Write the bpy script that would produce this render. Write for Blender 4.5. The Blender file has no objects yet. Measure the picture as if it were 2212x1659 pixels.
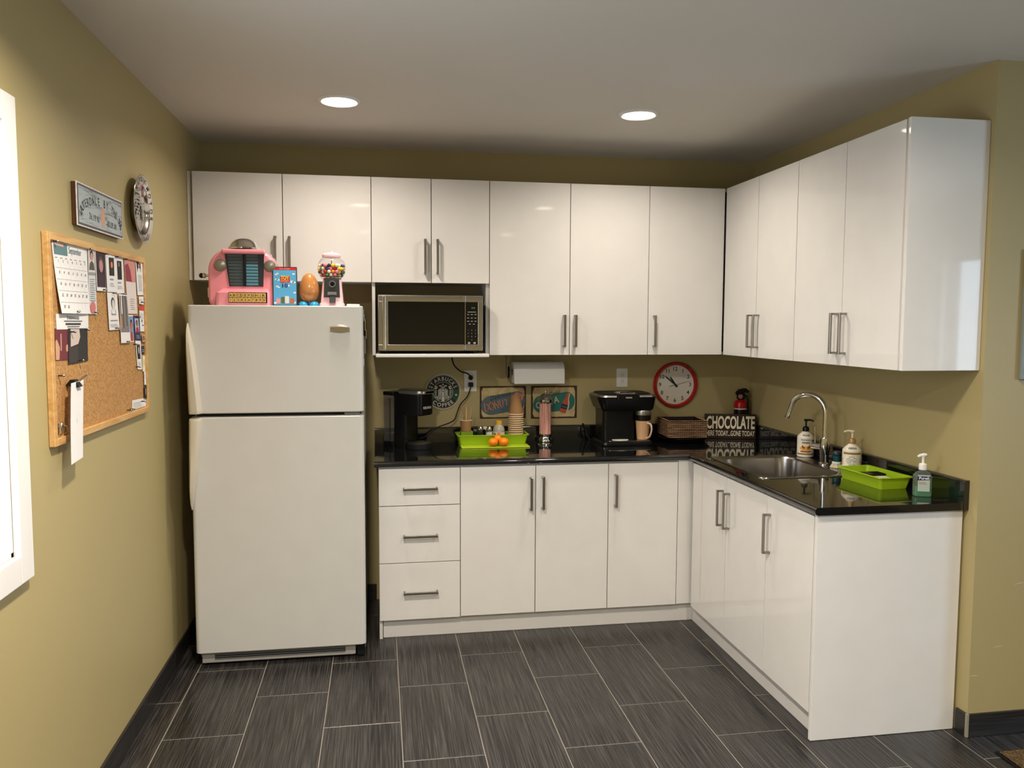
import bpy, bmesh, math, random
from mathutils import Vector, Matrix
random.seed(7)
PI = math.pi
SC = bpy.context.scene
COL = SC.collection

# ------------------------------------------------------------------ camera, world, lights, exposure
W, H = 3.1886, 2.566            # x of the right kitchen wall, ceiling height (back wall y=0, left wall x=0, floor z=0)
LW = 1.927                      # the right wall ends here (y = -LW) and the room widens
cam_d = bpy.data.cameras.new('camera')
cam_d.sensor_width = 36.0
cam_d.lens = 36.0 * 1731.87 / 2212.0
cam_d.clip_start = 0.05
cam = bpy.data.objects.new('camera', cam_d)
COL.objects.link(cam)
yaw, pit, rol = -0.1644, -0.0750, 0.0042
def cam_vec(a, f, b):
    cr, sr = math.cos(rol), math.sin(rol)
    xr, zu = a*cr - b*sr, a*sr + b*cr
    cp, sp = math.cos(pit), math.sin(pit)
    yr, z = f*cp - zu*sp, f*sp + zu*cp
    c, s = math.cos(yaw), math.sin(yaw)
    return Vector((xr*c - yr*s, xr*s + yr*c, z))
rt, fw, up = cam_vec(1, 0, 0), cam_vec(0, 1, 0), cam_vec(0, 0, 1)
cam.matrix_world = Matrix(((rt.x, up.x, -fw.x, 0.944), (rt.y, up.y, -fw.y, -4.6077), (rt.z, up.z, -fw.z, 1.5955), (0, 0, 0, 1)))
SC.camera = cam

wd = bpy.data.worlds.new('world'); SC.world = wd
wd.use_nodes = True
bgn = wd.node_tree.nodes['Background']
bgn.inputs[0].default_value = (0.62, 0.78, 1.0, 1)
bgn.inputs[1].default_value = 1.0
SC.view_settings.view_transform = 'Standard'
SC.view_settings.look = 'None'
SC.view_settings.gamma = 1.0
SC.view_settings.use_curve_mapping = False
SC.view_settings.exposure = 0.0

LAMP_W = 25.5
LAMP_COL = (1.0, 0.895, 0.765)
LAMP_SPREAD = math.radians(153)
def area_light(name, loc, rot, sx, sy, power, col, shape='RECTANGLE'):
    l = bpy.data.lights.new(name, 'AREA')
    l.shape = shape; l.size = sx
    if shape == 'RECTANGLE': l.size_y = sy
    l.energy = power; l.color = col
    o = bpy.data.objects.new(name, l); COL.objects.link(o)
    o.location = loc; o.rotation_euler = rot
    return o
# daylight outside the left window; the far window is unseen, added for cool light
area_light('daylight_side_window', (-0.30, -2.96, 1.55), (0, -PI/2, 0), 1.3, 1.3, 32, (0.75, 0.87, 1.0))
area_light('daylight_added_window', (5.75, -4.3, 1.5), (0, PI/2, 0), 1.5, 1.9, 72, (0.64, 0.82, 1.0))

# ------------------------------------------------------------------ helpers
def S(r, g, b):
    f = lambda c: (c/255/12.92 if c/255 <= 0.04045 else ((c/255+0.055)/1.055)**2.4)
    return (f(r), f(g), f(b), 1.0)

def newmat(name):
    m = bpy.data.materials.new(name); m.use_nodes = True
    return m, m.node_tree.nodes, m.node_tree.links, m.node_tree.nodes['Principled BSDF']
def mat(name, col, rough=0.5, metal=0.0, coat=0.0, emit=None, es=0.0, trans=0.0, ior=1.45, spec=None):
    if name in bpy.data.materials: return bpy.data.materials[name]
    m, n, l, b = newmat(name)
    # a little procedural tone variation so that no surface is a dead flat colour
    tc = n.new('ShaderNodeTexCoord'); nz = n.new('ShaderNodeTexNoise'); nz.inputs['Scale'].default_value = 9.0
    mx = n.new('ShaderNodeMix'); mx.data_type = 'RGBA'
    mx.inputs[6].default_value = col
    mx.inputs[7].default_value = (col[0]*.93, col[1]*.93, col[2]*.93, 1)
    l.new(tc.outputs['Object'], nz.inputs['Vector']); l.new(nz.outputs[0], mx.inputs[0]); l.new(mx.outputs[2], b.inputs['Base Color'])
    b.inputs['Roughness'].default_value = rough
    b.inputs['Metallic'].default_value = metal
    b.inputs['Coat Weight'].default_value = coat
    b.inputs['Coat Roughness'].default_value = 0.04
    b.inputs['IOR'].default_value = ior
    b.inputs['Transmission Weight'].default_value = trans
    if spec is not None: b.inputs['Specular IOR Level'].default_value = spec
    if emit:
        b.inputs['Emission Color'].default_value = emit
        b.inputs['Emission Strength'].default_value = es
    return m
def thin_glass(name, tint=(1, 1, 1, 1), haze=0.0, hcol=(.8, .8, .8, 1)):
    m = bpy.data.materials.new(name); m.use_nodes = True
    n, l = m.node_tree.nodes, m.node_tree.links
    n.remove(n['Principled BSDF'])
    tr = n.new('ShaderNodeBsdfTransparent'); tr.inputs[0].default_value = tint
    gl = n.new('ShaderNodeBsdfGlossy'); gl.inputs['Roughness'].default_value = 0.03
    lw = n.new('ShaderNodeLayerWeight'); lw.inputs[0].default_value = .5
    pw = n.new('ShaderNodeMath'); pw.operation = 'POWER'; pw.inputs[1].default_value = 3.0
    ma = n.new('ShaderNodeMath'); ma.operation = 'MULTIPLY_ADD'; ma.inputs[1].default_value = .75; ma.inputs[2].default_value = .04
    l.new(lw.outputs['Facing'], pw.inputs[0]); l.new(pw.outputs[0], ma.inputs[0])
    mx = n.new('ShaderNodeMixShader')
    l.new(ma.outputs[0], mx.inputs[0]); l.new(tr.outputs[0], mx.inputs[1]); l.new(gl.outputs[0], mx.inputs[2])
    if haze:
        df = n.new('ShaderNodeBsdfDiffuse'); df.inputs[0].default_value = hcol
        tl = n.new('ShaderNodeBsdfTranslucent'); tl.inputs[0].default_value = hcol
        m1 = n.new('ShaderNodeMixShader'); m1.inputs[0].default_value = .5
        m2 = n.new('ShaderNodeMixShader'); m2.inputs[0].default_value = haze
        l.new(df.outputs[0], m1.inputs[1]); l.new(tl.outputs[0], m1.inputs[2])
        l.new(mx.outputs[0], m2.inputs[1]); l.new(m1.outputs[0], m2.inputs[2]); mx = m2
    l.new(mx.outputs[0], n['Material Output'].inputs[0])
    return m

class G:
    """collects geometry for one mesh"""
    def __init__(s): s.v = []; s.f = []
    def raw(s, v, f, M=None):
        o = len(s.v)
        s.v += [tuple(M @ Vector(p)) for p in v] if M else [tuple(p) for p in v]
        s.f += [tuple(i+o for i in q) for q in f]
        return s
    def add(s, g, M=None): return s.raw(g.v, g.f, M)
    def box(s, x0, x1, y0, y1, z0, z1, bev=0, seg=2, M=None):
        x0, x1 = min(x0, x1), max(x0, x1); y0, y1 = min(y0, y1), max(y0, y1); z0, z1 = min(z0, z1), max(z0, z1)
        if not bev:
            v = [(x, y, z) for x in (x0, x1) for y in (y0, y1) for z in (z0, z1)]
            return s.raw(v, [(0, 1, 3, 2), (4, 6, 7, 5), (0, 4, 5, 1), (2, 3, 7, 6), (0, 2, 6, 4), (1, 5, 7, 3)], M)
        bm = bmesh.new(); bmesh.ops.create_cube(bm, size=1)
        for p in bm.verts:
            p.co = Vector(((x0+x1)/2 + p.co.x*(x1-x0), (y0+y1)/2 + p.co.y*(y1-y0), (z0+z1)/2 + p.co.z*(z1-z0)))
        bmesh.ops.bevel(bm, geom=bm.edges[:], offset=bev, segments=seg, profile=0.5, affect='EDGES')
        return s.bm(bm, M)
    def bm(s, bm, M=None):
        bm.verts.index_update()
        s.raw([p.co for p in bm.verts], [[p.index for p in f.verts] for f in bm.faces], M); bm.free(); return s
    def vbox(s, x0, x1, y0, y1, z0, z1, r, seg=4, M=None, tb=0):
        """box with rounded vertical edges"""
        p = rrect(x0, x1, y0, y1, r, seg)
        return s.prism([(a, b) for a, b in p], z0, z1, 'z', M)
    def prism(s, poly, a0, a1, axis='z', M=None):
        n = len(poly)
        def P(u, w, a): return {'z': (u, w, a), 'y': (u, a, w), 'x': (a, u, w)}[axis]
        v = [P(u, w, a0) for u, w in poly] + [P(u, w, a1) for u, w in poly]
        f = [tuple(range(n)), tuple(range(2*n-1, n-1, -1))] + [(i, i+n, (i+1) % n+n, (i+1) % n) for i in range(n)]
        ar = sum(poly[i][0]*poly[(i+1) % n][1]-poly[(i+1) % n][0]*poly[i][1] for i in range(n))
        flip = (ar > 0) == (a1 > a0)
        if axis == 'y': flip = not flip
        if flip: f = [q[::-1] for q in f]
        f = [q[::-1] for q in f] if False else f
        return s.raw(v, f, M)
    def lathe(s, prof, c=(0, 0, 0), n=24, M=None, close=True, sx=1, sy=1):
        v = []; f = []; k = len(prof)
        for i in range(n):
            a = 2*PI*i/n
            for r, z in prof: v.append((c[0]+r*math.cos(a)*sx, c[1]+r*math.sin(a)*sy, c[2]+z))
        for i in range(n):
            j = (i+1) % n
            for q in range(k-1): f.append((i*k+q, j*k+q, j*k+q+1, i*k+q+1))
        if close:
            if prof[0][0] > 1e-6: f.append(tuple(i*k for i in range(n))[::-1])
            if prof[-1][0] > 1e-6: f.append(tuple(i*k+k-1 for i in range(n)))
        return s.raw(v, f, M)
    def cyl(s, p0, p1, r0, r1=None, n=16):
        r1 = r0 if r1 is None else r1
        p0, p1 = Vector(p0), Vector(p1); d = p1-p0
        q = d.to_track_quat('Z', 'Y').to_matrix().to_4x4(); q.translation = p0
        return s.lathe([(r0, 0), (r1, d.length)], (0, 0, 0), n, q)
    def tube(s, pts, r, n=8, caps=True):
        pts = [Vector(p) for p in pts]; k = len(pts); v = []; f = []
        rr = r if isinstance(r, (list, tuple)) else [r]*k
        ref = None
        for i, p in enumerate(pts):
            t = (pts[min(i+1, k-1)]-pts[max(i-1, 0)]).normalized()
            if ref is None:
                ref = t.orthogonal().normalized()
            ref = (ref - t*ref.dot(t)).normalized(); b = t.cross(ref)
            for j in range(n):
                a = 2*PI*j/n; v.append(p + (ref*math.cos(a)+b*math.sin(a))*rr[i])
        for i in range(k-1):
            for j in range(n):
                f.append((i*n+j, i*n+(j+1) % n, (i+1)*n+(j+1) % n, (i+1)*n+j))
        if caps: f += [tuple(range(n))[::-1], tuple(range((k-1)*n, k*n))]
        return s.raw(v, f)
    def ball(s, c, rx, ry=None, rz=None, n=20, m=12, M=None):
        ry = rx if ry is None else ry; rz = rx if rz is None else rz
        prof = [(max(math.sin(PI*i/m), 0), -math.cos(PI*i/m)) for i in range(m+1)]
        v = [(0, 0, -1)]; f = []
        for i in range(1, m):
            for j in range(n): v.append((prof[i][0]*math.cos(2*PI*j/n), prof[i][0]*math.sin(2*PI*j/n), prof[i][1]))
        v.append((0, 0, 1)); L = len(v)-1
        for j in range(n): f.append((0, 1+(j+1) % n, 1+j)); f.append((L, 1+(m-2)*n+j, 1+(m-2)*n+(j+1) % n))
        for i in range(m-2):
            for j in range(n): f.append((1+i*n+j, 1+i*n+(j+1) % n, 1+(i+1)*n+(j+1) % n, 1+(i+1)*n+j))
        v = [(c[0]+a*rx, c[1]+b*ry, c[2]+d*rz) for a, b, d in v]
        return s.raw(v, f, M)
    def loft(s, rings, caps=True):
        n = len(rings[0]); v = [p for r in rings for p in r]; f = []
        for i in range(len(rings)-1):
            for j in range(n): f.append((i*n+j, i*n+(j+1) % n, (i+1)*n+(j+1) % n, (i+1)*n+j))
        if caps: f += [tuple(range(n))[::-1], tuple(range((len(rings)-1)*n, len(rings)*n))]
        return s.raw(v, f)
    def flat(s, poly, M=None):   # polygon in local XY
        return s.raw([(a, b, 0) for a, b in poly], [tuple(range(len(poly)))], M)

def rrect(x0, x1, y0, y1, r, seg=4):
    p = []
    for cx, cy, a0 in ((x1-r, y1-r, 0), (x0+r, y1-r, 90), (x0+r, y0+r, 180), (x1-r, y0+r, 270)):
        for i in range(seg+1):
            a = math.radians(a0+90*i/seg); p.append((cx+r*math.cos(a), cy+r*math.sin(a)))
    return p
def ell(cx, cy, rx, ry, n=28, a0=0, a1=2*PI):
    full = abs(a1-a0-2*PI) < 1e-6
    return [(cx+rx*math.cos(a0+(a1-a0)*i/(n if full else n-1)), cy+ry*math.sin(a0+(a1-a0)*i/(n if full else n-1))) for i in range(n)]
def rc(x0, x1, y0, y1): return [(x0, y0), (x1, y0), (x1, y1), (x0, y1)]
def star(cx, cy, r, k=5, ri=.42, a0=PI/2):
    return [(cx+(r if i % 2 == 0 else r*ri)*math.cos(a0+PI*i/k), cy+(r if i % 2 == 0 else r*ri)*math.sin(a0+PI*i/k)) for i in range(2*k)]

ORG = {}
def obj(name, g, m, parent=None, smooth=30, kind=None, label=None):
    org = ORG.get(parent.name) if parent is not None else None
    me = bpy.data.meshes.new(name)
    v = [(a-org[0], b-org[1], c-org[2]) for a, b, c in g.v] if org else g.v
    me.from_pydata(v, [], g.f)
    me.validate()
    bm = bmesh.new(); bm.from_mesh(me); 
    if all(len(q) > 2 for q in g.f) and len(g.f) > 1: bmesh.ops.recalc_face_normals(bm, faces=bm.faces)
    bm.to_mesh(me); bm.free()
    if smooth:
        for p in me.polygons: p.use_smooth = True
        me.set_sharp_from_angle(angle=math.radians(smooth))
    me.materials.append(m)
    o = bpy.data.objects.new(name, me); COL.objects.link(o)
    if smooth and len(g.v) < 6000:
        wn = o.modifiers.new('weighted_normals', 'WEIGHTED_NORMAL'); wn.keep_sharp = True
    if parent is not None:
        o.parent = parent
        if org: ORG[o.name] = org
    if kind: o['kind'] = kind
    if label: o['label'] = label
    return o
def printed(name, g, m, parent):
    o = obj(name, g, m, parent, smooth=0)
    if len(g.f) > 12: o['kind'] = 'stuff'          # fine print, too small to pick apart
    return o
def tag(o, label, cat, group=None):
    o['label'] = label; o['category'] = cat
    if group: o['group'] = group
    return o
def thing(name, label, cat, loc=(0, 0, 0), rotz=0.0, group=None, world=True, tilt=None):
    """Empty at the thing's base. world=True: part geometry is written in world coordinates."""
    o = bpy.data.objects.new(name, None); COL.objects.link(o)
    o.empty_display_size = 0.05
    o.location = loc; o.rotation_euler = tilt if tilt else (0, 0, rotz)
    tag(o, label, cat, group)
    if world: ORG[o.name] = tuple(loc)
    return o
def struct(name, g, m, label=None, smooth=30):
    o = obj(name, g, m, None, smooth); o['kind'] = 'structure'
    if label: o['label'] = label
    return o

_tc = {}
def text(s, h=1.0, bold=0.0, xs=1.0, shear=0.0):
    """flat text mesh in XY, cap height about h, centred in x, baseline y=0"""
    k = (s, bold, shear)
    if k not in _tc:
        cu = bpy.data.curves.new('t', 'FONT'); cu.body = s; cu.size = 1.0; cu.resolution_u = 3
        cu.offset = bold; cu.shear = shear; cu.fill_mode = 'FRONT'
        ob = bpy.data.objects.new('t', cu)
        me = bpy.data.meshes.new_from_object(ob)
        vs = [tuple(p.co) for p in me.vertices]; fs = [tuple(p.vertices) for p in me.polygons]
        bpy.data.objects.remove(ob); bpy.data.curves.remove(cu); bpy.data.meshes.remove(me)
        _tc[k] = (vs, fs)
    vs, fs = _tc[k]; g = G()
    if not vs: return g, 0
    x0 = min(p[0] for p in vs); x1 = max(p[0] for p in vs); q = h/0.70
    g.raw([((p[0]-(x0+x1)/2)*q*xs, p[1]*q, 0) for p in vs], fs)
    return g, (x1-x0)*q*xs
def fit(s, w, h, bold=0.0, shear=0.0):
    g, ww = text(s, h, bold, 1.0, shear)
    if ww: g = text(s, h, bold, w/ww, shear)[0]
    return g
def arc_text(g, s, R, h, a_mid, M, bold=0.0, xs=1.0, inward=False, gap=.12, span=None):
    """letters round a circle of baseline radius R about M's origin; angles in radians, a_mid = middle of the text"""
    ws = [(text(c, h, bold, xs)[1] if c != ' ' else h*.45) for c in s]
    tot = sum(ws)+gap*h*(len(s)-1)
    sc = 1.0
    if span: sc = span*R/tot
    pos = -tot/2
    for c, w in zip(s, ws):
        d = (pos+w/2)*sc/R; pos += w+gap*h
        if c == ' ': continue
        a = a_mid + d if inward else a_mid - d
        rot = a - PI/2 if not inward else a + PI/2
        T = Matrix.Translation((R*math.cos(a), R*math.sin(a), 0)) @ Matrix.Rotation(rot, 4, 'Z')
        g.add(text(c, h, bold, xs*(sc if sc < 1 else 1))[0], M @ T)
def plane(o, r, u):
    """matrix placing local XY on a plane with origin o, right r, up u"""
    r = Vector(r).normalized(); u = Vector(u).normalized(); n = r.cross(u)
    return Matrix(((r.x, u.x, n.x, o[0]), (r.y, u.y, n.y, o[1]), (r.z, u.z, n.z, o[2]), (0, 0, 0, 1)))
def BACK(x, z, y): return plane((x, y, z), (1, 0, 0), (0, 0, 1))        # facing the camera from the back wall
def LEFT(y, z, x): return plane((x, y, z), (0, 1, 0), (0, 0, 1))        # facing +x from the left wall
def copy_tree(o, parent=None):
    c = o.copy(); COL.objects.link(c)
    if parent is not None: c.parent = parent
    for ch in list(o.children): copy_tree(ch, c)
    return c

# ------------------------------------------------------------------ materials
def paint(name, col, bump=0.05, rough=0.75, scale=260):
    m, n, l, b = newmat(name)
    tc = n.new('ShaderNodeTexCoord'); nz = n.new('ShaderNodeTexNoise'); nz.inputs['Scale'].default_value = scale; nz.inputs['Detail'].default_value = 3
    l.new(tc.outputs['Object'], nz.inputs['Vector'])
    bp = n.new('ShaderNodeBump'); bp.inputs['Strength'].default_value = bump; bp.inputs['Distance'].default_value = 0.002
    l.new(nz.outputs[0], bp.inputs['Height']); l.new(bp.outputs[0], b.inputs['Normal'])
    n2 = n.new('ShaderNodeTexNoise'); n2.inputs['Scale'].default_value = 1.3; l.new(tc.outputs['Object'], n2.inputs['Vector'])
    mx = n.new('ShaderNodeMix'); mx.data_type = 'RGBA'; mx.inputs[6].default_value = col
    mx.inputs[7].default_value = (col[0]*.95, col[1]*.95, col[2]*.94, 1)
    l.new(n2.outputs[0], mx.inputs[0]); l.new(mx.outputs[2], b.inputs['Base Color'])
    b.inputs['Roughness'].default_value = rough
    return m
M_WALL = paint('olive_wall_paint', (0.436, 0.356, 0.168, 1), .05, .5)
M_CEIL = paint('ceiling_paint', (0.70, 0.665, 0.61, 1), .06, .9, 120)
M_TRIM = mat('white_trim_paint', (0.82, 0.81, 0.79, 1), .35)
M_GROUT = paint('tile_grout', (0.27, 0.245, 0.205, 1), .2, .9)
def tile_mat(name, axis='Y', base=(0.010, 0.0095, 0.0095), hi=(0.072, 0.066, 0.063), rough=.34):
    m, n, l, b = newmat(name)
    tc = n.new('ShaderNodeTexCoord'); oi = n.new('ShaderNodeObjectInfo')
    ad = n.new('ShaderNodeVectorMath'); ad.operation = 'ADD'
    sc = n.new('ShaderNodeVectorMath'); sc.operation = 'SCALE'; sc.inputs[3].default_value = 37.0
    cb = n.new('ShaderNodeCombineXYZ')
    for i in range(3): l.new(oi.outputs['Random'], cb.inputs[i])
    l.new(cb.outputs[0], sc.inputs[0]); l.new(tc.outputs['Object'], ad.inputs[0]); l.new(sc.outputs[0], ad.inputs[1])
    def streak(fine, long, det):
        mp = n.new('ShaderNodeMapping'); s3 = [fine, fine, fine]; s3['XYZ'.index(axis)] = long
        mp.inputs['Scale'].default_value = s3
        nz = n.new('ShaderNodeTexNoise'); nz.inputs['Scale'].default_value = 1.0; nz.inputs['Detail'].default_value = det
        l.new(ad.outputs[0], mp.inputs[0]); l.new(mp.outputs[0], nz.inputs['Vector']); return nz
    a = streak(330, 4.5, 2); c = streak(120, 3.0, 1)
    r1 = n.new('ShaderNodeValToRGB'); e = r1.color_ramp.elements
    e[0].position = .42; e[0].color = base+(1,); e[1].position = .70; e[1].color = hi+(1,)
    l.new(a.outputs[0], r1.inputs[0])
    mx = n.new('ShaderNodeMix'); mx.data_type = 'RGBA'; mx.blend_type = 'MULTIPLY'; mx.inputs[0].default_value = .75
    r2 = n.new('ShaderNodeValToRGB'); e = r2.color_ramp.elements
    e[0].position = .35; e[0].color = (.7, .69, .69, 1); e[1].position = .65; e[1].color = (1.15, 1.13, 1.12, 1)
    l.new(c.outputs[0], r2.inputs[0]); l.new(r1.outputs[0], mx.inputs[6]); l.new(r2.outputs[0], mx.inputs[7])
    l.new(mx.outputs[2], b.inputs['Base Color'])
    b.inputs['Roughness'].default_value = rough
    bp = n.new('ShaderNodeBump'); bp.inputs['Strength'].default_value = .12; bp.inputs['Distance'].default_value = .001
    l.new(a.outputs[0], bp.inputs['Height']); l.new(bp.outputs[0], b.inputs['Normal'])
    return m
M_TILE = tile_mat('dark_striated_tile')
M_BASE_Y = tile_mat('dark_base_tile_along_y', 'Y', (0.010, .009, .009), (.035, .032, .030))
M_BASE_X = tile_mat('dark_base_tile_along_x', 'X', (0.010, .009, .009), (.035, .032, .030))
M_CAB = mat('white_gloss_lacquer', (0.80, 0.78, 0.75, 1), .045, spec=.5)
M_CARC = mat('white_melamine', (0.74, 0.72, 0.69, 1), .35)
M_NICKEL = mat('brushed_nickel', (0.36, 0.34, 0.31, 1), .33, 1.0)
M_CHROME = mat('chrome', (0.72, 0.72, 0.71, 1), .06, 1.0)
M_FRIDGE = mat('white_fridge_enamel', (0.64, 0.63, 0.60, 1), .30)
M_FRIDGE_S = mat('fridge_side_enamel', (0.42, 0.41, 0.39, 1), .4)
M_GASKET = mat('dark_gasket', (0.03, 0.03, 0.03, 1), .6)
M_BLACK = mat('black_plastic', (0.004, 0.004, 0.0045, 1), .25, spec=.35)
M_BLACKM = mat('black_matte_plastic', (0.007, 0.007, 0.007, 1), .5, spec=.3)
M_GREY = mat('grey_plastic', (0.17, 0.17, 0.165, 1), .4)
M_WHITE = mat('white_plastic', (0.78, 0.77, 0.73, 1), .35)
M_PAPER = mat('white_paper', (0.80, 0.79, 0.78, 1), .8)
M_INK = mat('black_ink', (0.02, 0.02, 0.022, 1), .7)
M_INKG = mat('grey_ink', (0.30, 0.30, 0.31, 1), .7)
M_GREEN = mat('lime_green_plastic', S(150, 182, 24), .35)
M_PINK = mat('pink_gloss_plastic', S(246, 152, 166), .18, coat=.5)
M_PINKL = mat('pale_pink_enamel', S(244, 190, 196), .2, coat=.4)
M_RED = mat('red_gloss', S(178, 14, 22), .25)
M_GLASS = thin_glass('clear_thin_glass')
M_SMOKE = thin_glass('smoky_tank_plastic', (.80, .80, .81, 1), .16, (.5, .5, .5, 1))
M_STEELD = mat('dark_brushed_steel', (0.30, 0.275, 0.245, 1), .30, 1.0)
def brushed(name, col, rough, axis):
    m, n, l, b = newmat(name)
    tc = n.new('ShaderNodeTexCoord'); mp = n.new('ShaderNodeMapping'); s3 = [900, 900, 900]; s3['XYZ'.index(axis)] = 4
    mp.inputs['Scale'].default_value = s3
    nz = n.new('ShaderNodeTexNoise'); nz.inputs['Scale'].default_value = 1
    l.new(tc.outputs['Object'], mp.inputs[0]); l.new(mp.outputs[0], nz.inputs['Vector'])
    bp = n.new('ShaderNodeBump'); bp.inputs['Strength'].default_value = .08; bp.inputs['Distance'].default_value = .0005
    l.new(nz.outputs[0], bp.inputs['Height']); l.new(bp.outputs[0], b.inputs['Normal'])
    b.inputs['Base Color'].default_value = col; b.inputs['Metallic'].default_value = 1; b.inputs['Roughness'].default_value = rough
    return m
M_SINK = brushed('brushed_sink_steel', (0.40, 0.38, 0.355, 1), .22, 'Y')
M_STEEL = brushed('brushed_steel', (0.52, 0.50, 0.475, 1), .20, 'X')
def granite():
    m, n, l, b = newmat('black_speckled_granite')
    tc = n.new('ShaderNodeTexCoord'); vo = n.new('ShaderNodeTexVoronoi'); vo.inputs['Scale'].default_value = 420
    nz = n.new('ShaderNodeTexNoise'); nz.inputs['Scale'].default_value = 300; nz.inputs['Detail'].default_value = 4
    l.new(tc.outputs['Object'], vo.inputs['Vector']); l.new(tc.outputs['Object'], nz.inputs['Vector'])
    r = n.new('ShaderNodeValToRGB'); e = r.color_ramp.elements
    e[0].position = .56; e[0].color = (.005, .005, .0055, 1); e[1].position = .80; e[1].color = (.032, .031, .030, 1)
    l.new(nz.outputs[0], r.inputs[0]); l.new(r.outputs[0], b.inputs['Base Color'])
    b.inputs['Roughness'].default_value = .07; b.inputs['Coat Weight'].default_value = .6; b.inputs['Coat Roughness'].default_value = .03
    b.inputs['IOR'].default_value = 1.6
    return m
M_GRAN = granite()
def wood(name, c0, c1, axis='Y', sc=14, rough=.45):
    m, n, l, b = newmat(name)
    tc = n.new('ShaderNodeTexCoord'); mp = n.new('ShaderNodeMapping'); s3 = [sc, sc, sc]; s3['XYZ'.index(axis)] = sc*.12
    mp.inputs['Scale'].default_value = s3
    nz = n.new('ShaderNodeTexNoise'); nz.inputs['Scale'].default_value = 3; nz.inputs['Detail'].default_value = 5; nz.inputs['Distortion'].default_value = .8
    l.new(tc.outputs['Object'], mp.inputs[0]); l.new(mp.outputs[0], nz.inputs['Vector'])
    r = n.new('ShaderNodeValToRGB'); e = r.color_ramp.elements
    e[0].position = .35; e[0].color = c0; e[1].position = .68; e[1].color = c1
    l.new(nz.outputs[0], r.inputs[0]); l.new(r.outputs[0], b.inputs['Base Color']); b.inputs['Roughness'].default_value = rough
    return m
M_OAK = wood('pale_oak', S(188, 142, 82), S(214, 172, 112))
M_DKWOOD = wood('dark_brown_wood', S(58, 34, 16), S(86, 52, 24), 'Z')
M_STICK = wood('birch_stick', S(176, 142, 92), S(206, 176, 124), 'Z', 30)
def speckle(name, c0, c1, scale, rough=.85, bump=.3, p0=.4, p1=.6):
    m, n, l, b = newmat(name)
    tc = n.new('ShaderNodeTexCoord'); nz = n.new('ShaderNodeTexNoise'); nz.inputs['Scale'].default_value = scale; nz.inputs['Detail'].default_value = 5
    l.new(tc.outputs['Object'], nz.inputs['Vector'])
    r = n.new('ShaderNodeValToRGB'); e = r.color_ramp.elements
    e[0].position = p0; e[0].color = c0; e[1].position = p1; e[1].color = c1
    l.new(nz.outputs[0], r.inputs[0]); l.new(r.outputs[0], b.inputs['Base Color']); b.inputs['Roughness'].default_value = rough
    bp = n.new('ShaderNodeBump'); bp.inputs['Strength'].default_value = bump; bp.inputs['Distance'].default_value = .002
    l.new(nz.outputs[0], bp.inputs['Height']); l.new(bp.outputs[0], b.inputs['Normal'])
    return m
M_CORK = speckle('cork', S(160, 114, 62), S(190, 146, 90), 160)
M_COIR = speckle('coir_mat', S(48, 36, 17), S(112, 86, 46), 190, .95, 1.0)
M_KRAFT = mat('kraft_paper', S(160, 120, 76), .7)
M_CREAM = mat('cream_paper', S(236, 220, 186), .6)
# ------------------------------------------------------------------ the room
XR, YR = 5.4, -6.6                                  # far right and rear walls of the wider room
WY0, WY1, WZ0, WZ1 = -3.55, -2.375, 0.985, 2.10      # side window opening (y0,y1,z0,z1)
struct('floor', G().box(-.12, XR+.12, YR-.12, .12, -.10, -.0013), M_GROUT)
FLOOR = bpy.data.objects['floor']
TX, TY, GR = 0.3025, 0.6095, 0.0019
def in_room(x0, x1, y0, y1): return not (x0 >= W+.02 and y1 > -LW+.0 and y0 >= -LW-.02)
tile_me = {}
def tile(x0, x1, y0, y1):
    k = (round(x1-x0, 3), round(y1-y0, 3))
    a, b = (x1-x0)/2-GR, (y1-y0)/2-GR
    if k not in tile_me:
        g = G()
        c = .0012
        v = [(-a, -b, -.004), (a, -b, -.004), (a, b, -.004), (-a, b, -.004), (-a, -b, -c), (a, -b, -c), (a, b, -c), (-a, b, -c),
             (-a+c, -b+c, 0), (a-c, -b+c, 0), (a-c, b-c, 0), (-a+c, b-c, 0)]
        f = [(8, 9, 10, 11)] + [(i, (i+1) % 4, (i+1) % 4+4, i+4) for i in range(4)] + [(i+4, (i+1) % 4+4, (i+1) % 4+8, i+8) for i in range(4)]
        me = bpy.data.meshes.new('tile'); me.from_pydata(v, [], f); me.materials.append(M_TILE); tile_me[k] = me
    o = bpy.data.objects.new('tile', tile_me[k]); COL.objects.link(o)
    o.location = ((x0+x1)/2, (y0+y1)/2, 0); o.parent = FLOOR
ci = 0; x = 0.111 - TX
while x < XR:
    x0, x1 = max(x, 0.0), min(x+TX, XR)
    off = -.862 if ci % 2 else -1.157
    y = off + TY*2
    while y > YR:
        y1, y0 = min(y, 0.0), max(y-TY, YR)
        xx1 = x1
        if x1 > W and y0 > -LW-.001: xx1 = W
        yy1 = y1
        if x0 >= W-.02: yy1 = min(y1, -LW)
        if yy1 - y0 > .02 and xx1-x0 > .02: tile(x0, xx1, y0, yy1)
        y -= TY
    x += TX; ci += 1

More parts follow.
